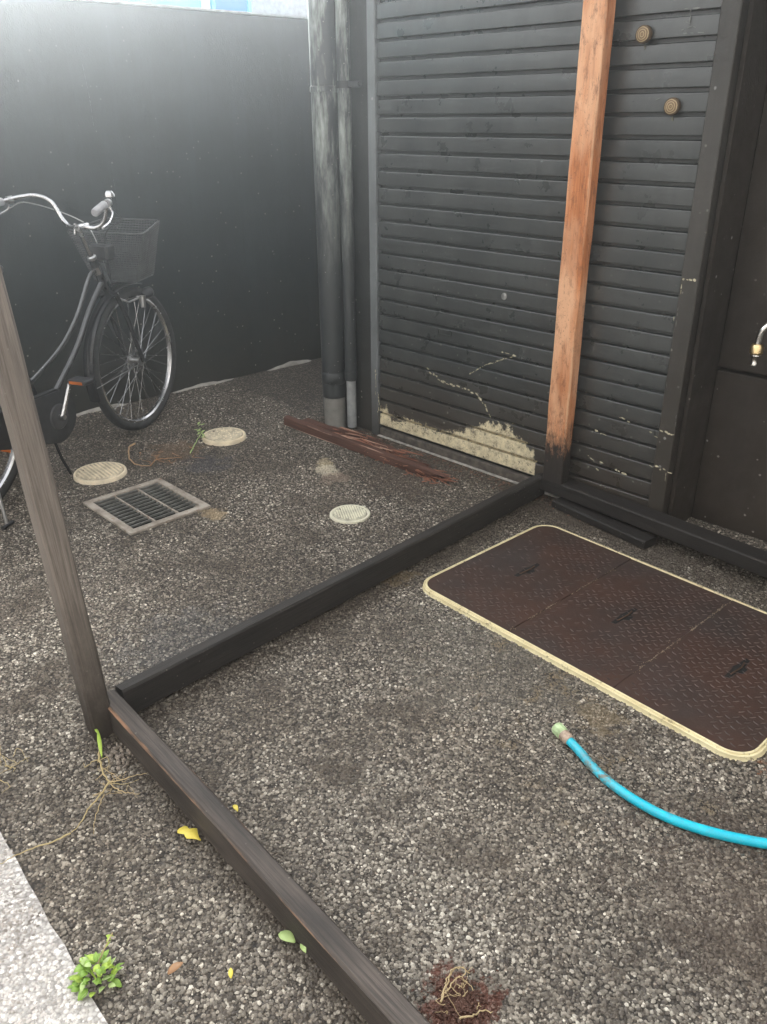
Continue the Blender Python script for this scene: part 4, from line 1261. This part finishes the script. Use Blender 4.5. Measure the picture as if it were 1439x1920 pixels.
# basket: wire mesh, open top, tapering down
BS = empty('basket', (0, 0, 0), 0, BK)
MAT_WIRE = m_plain('black_wire', (.075, .078, .08), .45, .2)
bz0 = .735
BT = [Vector((-.10, -.205, .953)), Vector((.14, -.135, .985)), Vector((.14, .165, .985)), Vector((-.10, .200, .953))]
BB_ = [Vector((-.055, -.100, .733)), Vector((.115, -.085, .742)), Vector((.115, .125, .742)), Vector((-.055, .125, .733))]
bx0 = -.055
def bpt(u, v, w):
    q = [a.lerp(b, w) for a, b in zip(BB_, BT)]
    return q[0].lerp(q[1], u).lerp(q[3].lerp(q[2], u), v)
def ring(w): return [bpt(0, 0, w), bpt(1, 0, w), bpt(1, 1, w), bpt(0, 1, w)]
def loop(w, r, nm):
    c = ring(w); pts = []
    for i in range(4):
        a, b = c[i], c[(i + 1) % 4]
        for k in range(6):
            pts.append(a.lerp(b, .06 + .88 * k / 5))
    bm = bmesh.new(); bm_tube(bm, pts, r, 8, False, True)
    return link(nm, to_mesh(bm, nm, True), MAT_WIRE, BS)
loop(1, .0042, 'rim'); loop(0, .0035, 'base_wire')
bm = bmesh.new()
def wire(bm, a, b, r=.0015):
    bm_tube(bm, [a, b], r, 4, False)
nh = 22
for k in range(1, nh):
    c = ring(k / nh)
    for i in range(4): wire(bm, c[i], c[(i + 1) % 4])
for i in range(4):
    nv = 26 if i % 2 == 0 else 34
    c0, c1 = ring(0), ring(1)
    for k in range(nv):
        f = k / nv
        wire(bm, c0[i].lerp(c0[(i + 1) % 4], f), c1[i].lerp(c1[(i + 1) % 4], f))
for k in range(1, 18):
    wire(bm, bpt(k / 18, 0, 0), bpt(k / 18, 1, 0)); wire(bm, bpt(0, k / 18, 0), bpt(1, k / 18, 0))
tag(link('wire_mesh', to_mesh(bm, 'wire_mesh'), MAT_WIRE, BS), kind='stuff')
bt('basket_stay', [Vector((bx0 + .02, 0, bz0 - .005)), HT0 + Vector((.04, 0, .0))], .006, MAT_BLACK_PLASTIC, 8, BS)
box('basket_bracket', -.165, -.10, -.05, .05, .84, .91, MAT_BLACK_PLASTIC, BS, bevel=.01)
# mudguards
def guard(cx, a0, a1, nm, st=0):
    bm = bmesh.new(); rings = []
    for i in range(33):
        a = R(a0 + (a1 - a0) * i / 32)
        rg_ = []
        for k in range(7):
            b = R(-70 + 140 * k / 6)
            rr = RW + .012 + .016 * math.cos(b)
            rg_.append(bm.verts.new((rr * math.cos(a), .030 * math.sin(b), rr * math.sin(a))))
        rings.append(rg_)
    for a, b in zip(rings, rings[1:]):
        for k in range(6): bm.faces.new((a[k], a[k + 1], b[k + 1], b[k]))
    me_ = to_mesh(bm, nm, True)
    o = link(nm, me_, MAT_BLACK_GLOSS, BK, (cx, 0, RW), (0, 0, st))
    md = o.modifiers.new('thickness', 'SOLIDIFY'); md.thickness = .0015
    return o
guard(0, 72, 196, 'mudguard', STEER)
guard(-1.13, 20, 205, 'mudguard')
for sy in (-.036, .036):
    bt('mudguard_stay', [(-.02, sy, RW - .01), (-.345, sy * .8, RW - .04)], .0022, MAT_STEEL, 6)
# front brake, dynamo lamp low on the fork
lamp = lathe('front_lamp', [(0, .035), (.022, .033), (.028, .020), (.026, -.004), (.014, -.03), (0, -.034)], MAT_BLACK_PLASTIC, BK, (.075, -.055, .655), (0, R(80), 0), 22)
lathe('lens', [(0, .004), (.02, .002), (.024, -.002)], m_plain('lamp_lens', (.6, .62, .6), .15), lamp, (0, 0, .0335), seg=22)
bt('lamp_arm', [(.06, -.055, .65), (-.06, -.05, .64), HT0 - sd_ * .05 + Vector((0, -.03, 0))], .005, MAT_STEEL, 8)
bt('dynamo', [(.03, -.062, .60), (.035, -.062, .655)], [.013, .016], MAT_STEEL, 14)
bt('brake_caliper', [HT0 - sd_ * .03 + Vector((.025, -.04, -.05)), HT0 - sd_ * .03 + Vector((.045, -.02, -.01)), HT0 - sd_ * .03 + Vector((.045, .02, -.01)), HT0 - sd_ * .03 + Vector((.025, .04, -.05))], .006, MAT_STEEL, 8)
# crank, chain case, pedals
cc = bmesh.new()
for (cx, cz, r) in ():
    pass
def capsule(x0, z0, r0, x1, z1, r1, y0, y1):
    bm = bmesh.new()
    pts = []
    ang = math.atan2(z1 - z0, x1 - x0)
    for k in range(17): a = ang + math.pi / 2 + math.pi * k / 16; pts.append((x0 + r0 * math.cos(a), z0 + r0 * math.sin(a)))
    for k in range(17): a = ang - math.pi / 2 + math.pi * k / 16; pts.append((x1 + r1 * math.cos(a), z1 + r1 * math.sin(a)))
    A_ = [bm.verts.new((x, y0, z)) for x, z in pts]; B_ = [bm.verts.new((x, y1, z)) for x, z in pts]
    bm.faces.new(A_); bm.faces.new(B_[::-1])
    for k in range(len(pts)): bm.faces.new((A_[k - 1], A_[k], B_[k], B_[k - 1]))
    bmesh.ops.bevel(bm, geom=[e for e in bm.edges if abs(e.verts[0].co.y - e.verts[1].co.y) < 1e-6], offset=.008, segments=2, affect='EDGES')
    return to_mesh(bm, 'chain_case', True, 40)
ccase = link('chain_case', capsule(-1.13, RW, .055, BB.x, BB.z, .115, -.085, -.050), MAT_BLACK_PLASTIC, BK)
lathe('cover_disc', [(0, .004), (.05, .004), (.055, .0)], m_plain('dark_grey_plastic', (.05, .05, .052), .4), ccase, (BB.x, -.0855, BB.z), (R(90), 0, 0), 28)
cra = R(60)
cr = bt('crank', [BB + Vector((0, -.10, 0)), BB + Vector((.16 * math.cos(cra), -.105, .16 * math.sin(cra)))], [.012, .009], MAT_CHROME, 12)
cr2 = bt('crank', [BB + Vector((0, .07, 0)), BB + Vector((-.16 * math.cos(cra), .075, -.16 * math.sin(cra)))], [.012, .009], MAT_CHROME, 12)
bt('crank_axle', [BB + Vector((0, -.115, 0)), BB + Vector((0, .08, 0))], .011, MAT_STEEL, 12, cr)
MAT_REFL = m_plain('orange_reflector', (.50, .14, .03), .2)
def pedal(c, parent):
    p = box('pedal', -.032, .032, -.045, .045, -.010, .010, MAT_BLACK_PLASTIC, parent, bevel=.004)
    p.location = c
    return p
pc = BB + Vector((.16 * math.cos(cra), -.16, .16 * math.sin(cra)))
p1_ = pedal(pc, BK); box('reflector', -.0345, -.0325, -.032, .032, -.006, .006, MAT_REFL, p1_)
pc2 = BB + Vector((-.16 * math.cos(cra), .13, -.16 * math.sin(cra)))
p2_ = pedal(pc2, BK); box('reflector', -.0345, -.0325, -.032, .032, -.006, .006, MAT_REFL, p2_)
# saddle, rear carrier, stand
sdl = bmesh.new()
bmesh.ops.create_uvsphere(sdl, u_segments=24, v_segments=12, radius=1)
for v in sdl.verts:
    x, y, z = v.co
    wv = .095 - .055 * (x + 1) / 2
    v.co = Vector((x * .135, y * wv, z * (.03 if z > 0 else .05)))
link('saddle', to_mesh(sdl, 'saddle', True), m_plain('saddle_vinyl', (.03, .028, .027), .45), BK, (-.87, 0, .90))
car = empty('carrier', (0, 0, 0), 0, BK)
for y in (-.06, -.02, .02, .06):
    bt('rail', [(-.93, y, .73), (-1.30, y, .73)], .004, MAT_STEEL, 8, car)
for y in (-.065, .065):
    bt('strut', [(-1.13, y, RW), (-1.22, y, .73)], .004, MAT_STEEL, 8, car)
stnd = bt('kickstand', [(-1.13, -.075, RW), (-1.12, -.13, .18), (-1.14, -.165, .014)], .0075, MAT_STEEL, 10)
bt('kickstand_foot', [(-1.11, -.165, .008), (-1.17, -.170, .008)], .008, MAT_BLACK_PLASTIC, 10, stnd)
bt('kickstand', [BB + Vector((-.02, -.03, -.03)), BB + Vector((.0, -.06, -.20)), BB + Vector((.02, -.075, -.272))], .006, MAT_BLACK_GLOSS, 8)

# ================================================================== PLANTS, LEAVES, DEBRIS
MAT_LEAFG = m_leaf('fresh_leaf', (.28, .44, .05), (.46, .60, .10))
MAT_LEAFD = m_leaf('darker_leaf', (.15, .30, .04), (.30, .46, .08))
MAT_LEAFY = m_leaf('yellow_leaf', (.62, .50, .05), (.80, .66, .12))
MAT_LEAFPG = m_leaf('pale_green_leaf', (.34, .50, .16), (.50, .62, .26))
MAT_STRAW = m_leaf('dry_straw', (.34, .25, .13), (.50, .39, .21))
MAT_ROOT = m_leaf('pale_root', (.38, .29, .13), (.52, .42, .22))
MAT_DEADL = m_leaf('dead_leaf', (.26, .12, .05), (.40, .24, .12))
def leaf_bm(bm, c, L, W, yaw, pitch=0.1, roll=0.0, curl=.2, lobes=0, n=8):
    M = Matrix.Translation(c) @ Matrix.Rotation(yaw, 4, 'Z') @ Matrix.Rotation(-pitch, 4, 'Y') @ Matrix.Rotation(roll, 4, 'X')
    rows = []
    for i in range(n + 1):
        t_ = i / n
        w = W * math.sin(math.pi * min(1, t_ * .93 + .05)) ** .8 * (1 - .25 * t_)
        if lobes: w *= 1 + .38 * math.sin(t_ * math.pi * 2 * lobes)
        x = L * t_; z = curl * L * math.sin(t_ * math.pi) * .5 
        rows.append([bm.verts.new(M @ Vector((x, -w / 2, z + .12 * w))), bm.verts.new(M @ Vector((x, 0, z))), bm.verts.new(M @ Vector((x, w / 2, z + .12 * w)))])
    for a, b in zip(rows, rows[1:]):
        for k in range(2): bm.faces.new((a[k], a[k + 1], b[k + 1], b[k]))
def leaf(name, c, L, W, yaw, mat, label, parent=None, th=.0004, **k):
    bm = bmesh.new()
    leaf_bm(bm, Vector((0, 0, 0)), L, W, yaw, **k)
    o = link(name, to_mesh(bm, name, True), mat, parent, c)
    md = o.modifiers.new('thickness', 'SOLIDIFY'); md.thickness = th; md.offset = 0
    if label: tag(o, label, 'leaf')
    return o
leaf('fallen_leaf', (-.455, 1.322, .010), .064, .030, R(-30), MAT_LEAFY, 'bright yellow lobed leaf on the asphalt left of the sill beam', lobes=2, curl=.15, pitch=.02)
leaf('fallen_leaf', (-.345, 1.392, .010), .026, .012, R(-60), MAT_LEAFY, 'tiny yellow leaf just behind the sill beam')
leaf('fallen_leaf', (-.205, 1.066, .010), .040, .026, R(-35), MAT_LEAFPG, 'pale green oval leaf, larger of the pair beside the sill beam', curl=.12)
leaf('fallen_leaf', (-.158, 1.050, .012), .030, .016, R(-75), MAT_LEAFPG, 'pale green small leaf against the sill, right of the larger one', roll=.6)
leaf('fallen_leaf', (-.283, .975, .010), .020, .010, R(100), MAT_LEAFY, 'tiny pale yellow leaf near the bottom of the photo')
leaf('fallen_leaf', (-.262, 1.172, .010), .022, .010, R(-20), MAT_DEADL, 'small orange dead leaf at the left foot of the sill beam')
leaf('fallen_leaf', (-.40, .985, .009), .032, .018, R(40), MAT_DEADL, 'small brown dead leaf on the asphalt right of the green weed')
# green weed
WD = empty('weed', (-.528, .978, 0)); tag(WD, 'small bright green leafy weed at the edge of the pale pavement', 'weed')
rn = random.Random(9)
for k in range(64):
    an = rn.uniform(0, 2 * math.pi); rr = .030 * rn.random() ** .5
    z = .010 + .035 * (1 - (rr / .03) ** 2) * rn.uniform(.5, 1.1)
    leaf('leaf', (rr * math.cos(an), rr * math.sin(an), z), rn.uniform(.012, .024), rn.uniform(.009, .017), an + rn.uniform(-1.2, 1.2), rn.choice([MAT_LEAFG, MAT_LEAFD, MAT_LEAFD, MAT_LEAFPG]), None, WD, pitch=rn.uniform(-.4, .6), curl=.25, roll=rn.uniform(-.4, .4), n=6)
for k in range(7):
    an = rn.uniform(0, 6.28)
    tube('stem', smooth_path([(0, 0, 0), (.01 * math.cos(an), .01 * math.sin(an), .02), (.03 * math.cos(an), .03 * math.sin(an), .045)], 3), .0011, MAT_LEAFG, WD, 6)
tube('stem', smooth_path([(.0, .0, .03), (.012, .03, .05), (.02, .055, .058)], 3), .0012, MAT_STRAW, WD, 6)
for k in range(4):
    leaf('leaf', (.012 + .003 * k, .03 + .008 * k, .05), .014, .005, R(60 + 40 * k), MAT_LEAFG, None, WD, n=4)
# grass shoot with pale roots at the foot of the left post
RT = empty('uprooted_grass', (-.68, 1.545, 0)); tag(RT, 'uprooted grass with a green shoot and pale straggling roots by the post foot', 'grass plant')
def rp(*pts): return [Vector((x + .68, y - 1.545, z)) for x, y, z in pts]
leaf('blade', tuple(rp((-.722, 1.622, .030))[0]), .085, .011, R(-68), MAT_LEAFG, None, RT, pitch=-.22, curl=.1)
leaf('blade', tuple(rp((-.716, 1.610, .03))[0]), .022, .008, R(135), MAT_LEAFG, None, RT, pitch=.3)
def gnd(px, py, z=.008):
    """camera-ray intersection used once to lay small debris on the ground"""
    d = Matrix((rt2, up2, -fw)).transposed() @ Vector(((px - 719.5) / 1540, (960 - py) / 1540, -1))
    tt = (z - CAM_H) / d.z
    return Vector((d.x * tt, d.y * tt, z))
def root(name, pix, r, mat, parent, z=.009, wob=.002, seed=0):
    rn_ = random.Random(seed)
    pts = [gnd(x, y, z + rn_.uniform(0, .004)) - Vector(parent.location) for x, y in pix]
    pts = smooth_path(pts, 5)
    pts = [p + Vector((rn_.uniform(-wob, wob), rn_.uniform(-wob, wob), rn_.uniform(0, wob))) for p in pts]
    n_ = len(pts)
    return tube(name, pts, [r * (1 - .65 * i / n_) for i in range(n_)], mat, parent, 6)
root('root', [(187, 1400), (188, 1425), (196, 1452), (204, 1468)], .0034, MAT_ROOT, RT, seed=1)
root('root', [(204, 1468), (190, 1490), (165, 1520), (150, 1545), (135, 1562)], .0024, MAT_ROOT, RT, seed=2)
root('root', [(135, 1562), (100, 1578), (60, 1592), (25, 1607), (0, 1622)], .0022, MAT_ROOT, RT, seed=3)
root('root', [(204, 1468), (225, 1483), (245, 1488), (262, 1488)], .0018, MAT_STRAW, RT, seed=4)
root('root', [(204, 1468), (230, 1462), (252, 1455), (275, 1450)], .0018, MAT_STRAW, RT, seed=5)
root('root', [(188, 1425), (172, 1430), (160, 1440), (158, 1432)], .0014, MAT_ROOT, RT, seed=6)
root('root', [(196, 1490), (185, 1515), (178, 1545), (176, 1566)], .0014, MAT_STRAW, RT, seed=7)
root('root', [(192, 1440), (210, 1450), (232, 1466), (240, 1460)], .0012, MAT_STRAW, RT, seed=8)
root('root', [(185, 1430), (200, 1420), (206, 1432), (200, 1446)], .0012, MAT_ROOT, RT, seed=9)
root('root', [(200, 1462), (215, 1470), (240, 1470), (262, 1462)], .0010, MAT_ROOT, RT, seed=10)
for k in range(14):
    x0, y0 = rn.uniform(185, 250), rn.uniform(1440, 1490)
    root('root', [(x0, y0), (x0 + rn.uniform(-18, 18), y0 + rn.uniform(-14, 14)), (x0 + rn.uniform(-30, 34), y0 + rn.uniform(-18, 18))], .0007, MAT_STRAW, RT, seed=40 + k)
# dry straw at the left edge
S1 = empty('dry_straw', gnd(20, 1440, 0)); tag(S1, 'wisps of dry yellow straw at the left edge of the asphalt', 'straw')
for k in range(9):
    x0, y0 = rn.uniform(0, 35), rn.uniform(1415, 1475)
    root('stalk', [(x0, y0), (x0 + rn.uniform(-25, 25), y0 + rn.uniform(-25, 25)), (x0 + rn.uniform(-40, 45), y0 + rn.uniform(-35, 35))], .0010, MAT_ROOT, S1, seed=60 + k)
# straw on the rust stain
S2 = empty('dry_straw', gnd(855, 1850, 0)); tag(S2, 'curled dry straw lying on the rust stain at the bottom of the photo', 'straw')
root('stalk', [(828, 1880), (838, 1845), (850, 1820), (868, 1815), (880, 1825)], .0020, MAT_STRAW, S2, seed=81, z=.014)
root('stalk', [(835, 1865), (850, 1840), (870, 1828), (885, 1815)], .0015, MAT_STRAW, S2, seed=82, z=.016)
root('stalk', [(842, 1860), (836, 1840), (850, 1818), (872, 1812)], .0013, MAT_STRAW, S2, seed=83, z=.018)
root('stalk', [(860, 1910), (885, 1905), (905, 1895), (925, 1900)], .0020, MAT_STRAW, S2, seed=84, z=.012)
for k in range(10):
    x0, y0 = rn.uniform(825, 900), rn.uniform(1815, 1900)
    root('stalk', [(x0, y0), (x0 + rn.uniform(-20, 20), y0 + rn.uniform(-20, 20)), (x0 + rn.uniform(-40, 40), y0 + rn.uniform(-30, 30))], .0008, MAT_STRAW, S2, seed=90 + k, z=.012)
# rust coloured clod of rotten sawdust
t = NT('rust_sludge'); v_ = t.coord('World')
MAT_SLUDGE = t.set(color=t.mix(t.noise(v_, 60, 5, .7), (.040, .014, .009), (.11, .048, .028)), rough=.75, normal=t.bump(t.noise(v_, 120, 5, .7), .9, .004))
rc = gnd(862, 1885, 0)
bm = bmesh.new(); rnc = random.Random(3)
for k in range(520):
    an = rnc.uniform(0, 6.28); rr = abs(rnc.gauss(0, .030))
    s_ = rnc.uniform(.0012, .0038)
    bmesh.ops.create_icosphere(bm, subdivisions=1, radius=s_, matrix=Matrix.Translation((rr * math.cos(an) * 1.1, rr * math.sin(an) * .8, .003 + rnc.uniform(0, .004))) @ Matrix.Rotation(rnc.uniform(0, 3), 4, 'Z') @ Matrix.Diagonal((1.6, .8, .7, 1)))
cl = link('rust_crumbs', to_mesh(bm, 'rust_crumbs'), MAT_SLUDGE, None, rc)
tag(cl, 'patch of rust red crumbs under the dry straw', None, None, 'stuff')
# curled tan stalk and wisps by the ribbed cap
S3 = empty('dried_stalk', gnd(250, 855, 0)); tag(S3, 'curled tan dried stalk on the asphalt below the front wheel', 'dried stalk')
root('stalk', [(254, 832), (244, 838), (242, 852), (248, 866), (262, 873), (282, 874)], .0052, m_leaf('tan_stalk', (.34, .22, .12), (.50, .34, .20)), S3, seed=101, wob=.003)
root('stalk', [(282, 874), (295, 862), (320, 860), (340, 858)], .0030, MAT_DEADL, S3, seed=102, wob=.004)
for k in range(10):
    x0, y0 = rn.uniform(250, 370), rn.uniform(842, 872)
    root('twig', [(x0, y0), (x0 + rn.uniform(-16, 20), y0 + rn.uniform(-5, 5)), (x0 + rn.uniform(-26, 30), y0 + rn.uniform(-8, 8))], .0016, MAT_DEADL, S3, seed=110 + k, wob=.004)
W2 = empty('weed', gnd(376, 818, 0)); tag(W2, 'small green sprig leaning against the tan cap below the wheel', 'weed')
root('stem', [(357, 850), (365, 835), (373, 820), (380, 808)], .0028, MAT_LEAFPG, W2, seed=121, z=.02)
W2o = Vector(W2.location)
for k in range(12):
    c = gnd(rn.uniform(370, 388), rn.uniform(795, 822), .02) - W2o
    leaf('leaf', tuple(c), rn.uniform(.02, .035), rn.uniform(.010, .016), rn.uniform(0, 6.28), MAT_LEAFPG, None, W2, n=5, pitch=rn.uniform(0, .6))
# grit crumbs at the post foot, heap under the tie beam end
bm = bmesh.new()
for k in range(60):
    g_ = gnd(rn.gauss(222, 10), rn.gauss(1418, 14), .004)
    bmesh.ops.create_icosphere(bm, subdivisions=1, radius=rn.uniform(.002, .0065), matrix=Matrix.Translation(g_) @ Matrix.Rotation(rn.uniform(0, 3), 4, 'X'))
tag(link('gravel_heap', to_mesh(bm, 'gravel_heap'), m_plain('pale_gravel', (.26, .22, .18), .85, var=.5, scale=90)), 'few pale crumbs of gravel piled at the foot of the left post', None, None, 'stuff')
# fallen dirt and paint flakes at the foot of the shutter
bm = bmesh.new()
for k in range(420):
    x = rn.uniform(.0, 1.42); y = -abs(rn.gauss(0, .05)) - .022
    P = local_b(x, y, .003)
    bmesh.ops.create_icosphere(bm, subdivisions=1, radius=rn.uniform(.0015, .006), matrix=Matrix.Translation(P) @ Matrix.Rotation(rn.uniform(0, 3), 4, 'Z') @ Matrix.Diagonal((1.4, .8, .4, 1)))
tag(link('wood_crumbs', to_mesh(bm, 'wood_crumbs'), m_plain('reddish_crumbs', (.12, .07, .05), .85, var=.7, scale=60)), 'reddish crumbs and paint flakes along the foot of the shutter', None, None, 'stuff')
# caked mortar pad in front of the building behind the right sill
# ================================================================== GLARE VOLUME
bm = bmesh.new(); bm_box(bm, -15.5, 15.5, -13.5, 17.5, -1.0, 5.3)
hz_ = link('glare_haze', to_mesh(bm, 'glare_haze'))  # added volume, lit by the sun to imitate lens glare
hm = bpy.data.materials.new('glare_haze'); hm.use_nodes = True
for n_ in list(hm.node_tree.nodes): hm.node_tree.nodes.remove(n_)
ho = hm.node_tree.nodes.new('ShaderNodeOutputMaterial'); hv = hm.node_tree.nodes.new('ShaderNodeVolumePrincipled')
hv.inputs['Color'].default_value = (.90, .97, 1, 1)
hv.inputs['Density'].default_value = GLARE_HAZE_DENSITY
hv.inputs['Anisotropy'].default_value = GLARE_HAZE_G
hm.node_tree.links.new(hv.outputs[0], ho.inputs['Volume'])
hz_.data.materials.append(hm)
tag(hz_, 'thin bright air volume added to imitate lens glare', None, None, 'stuff')
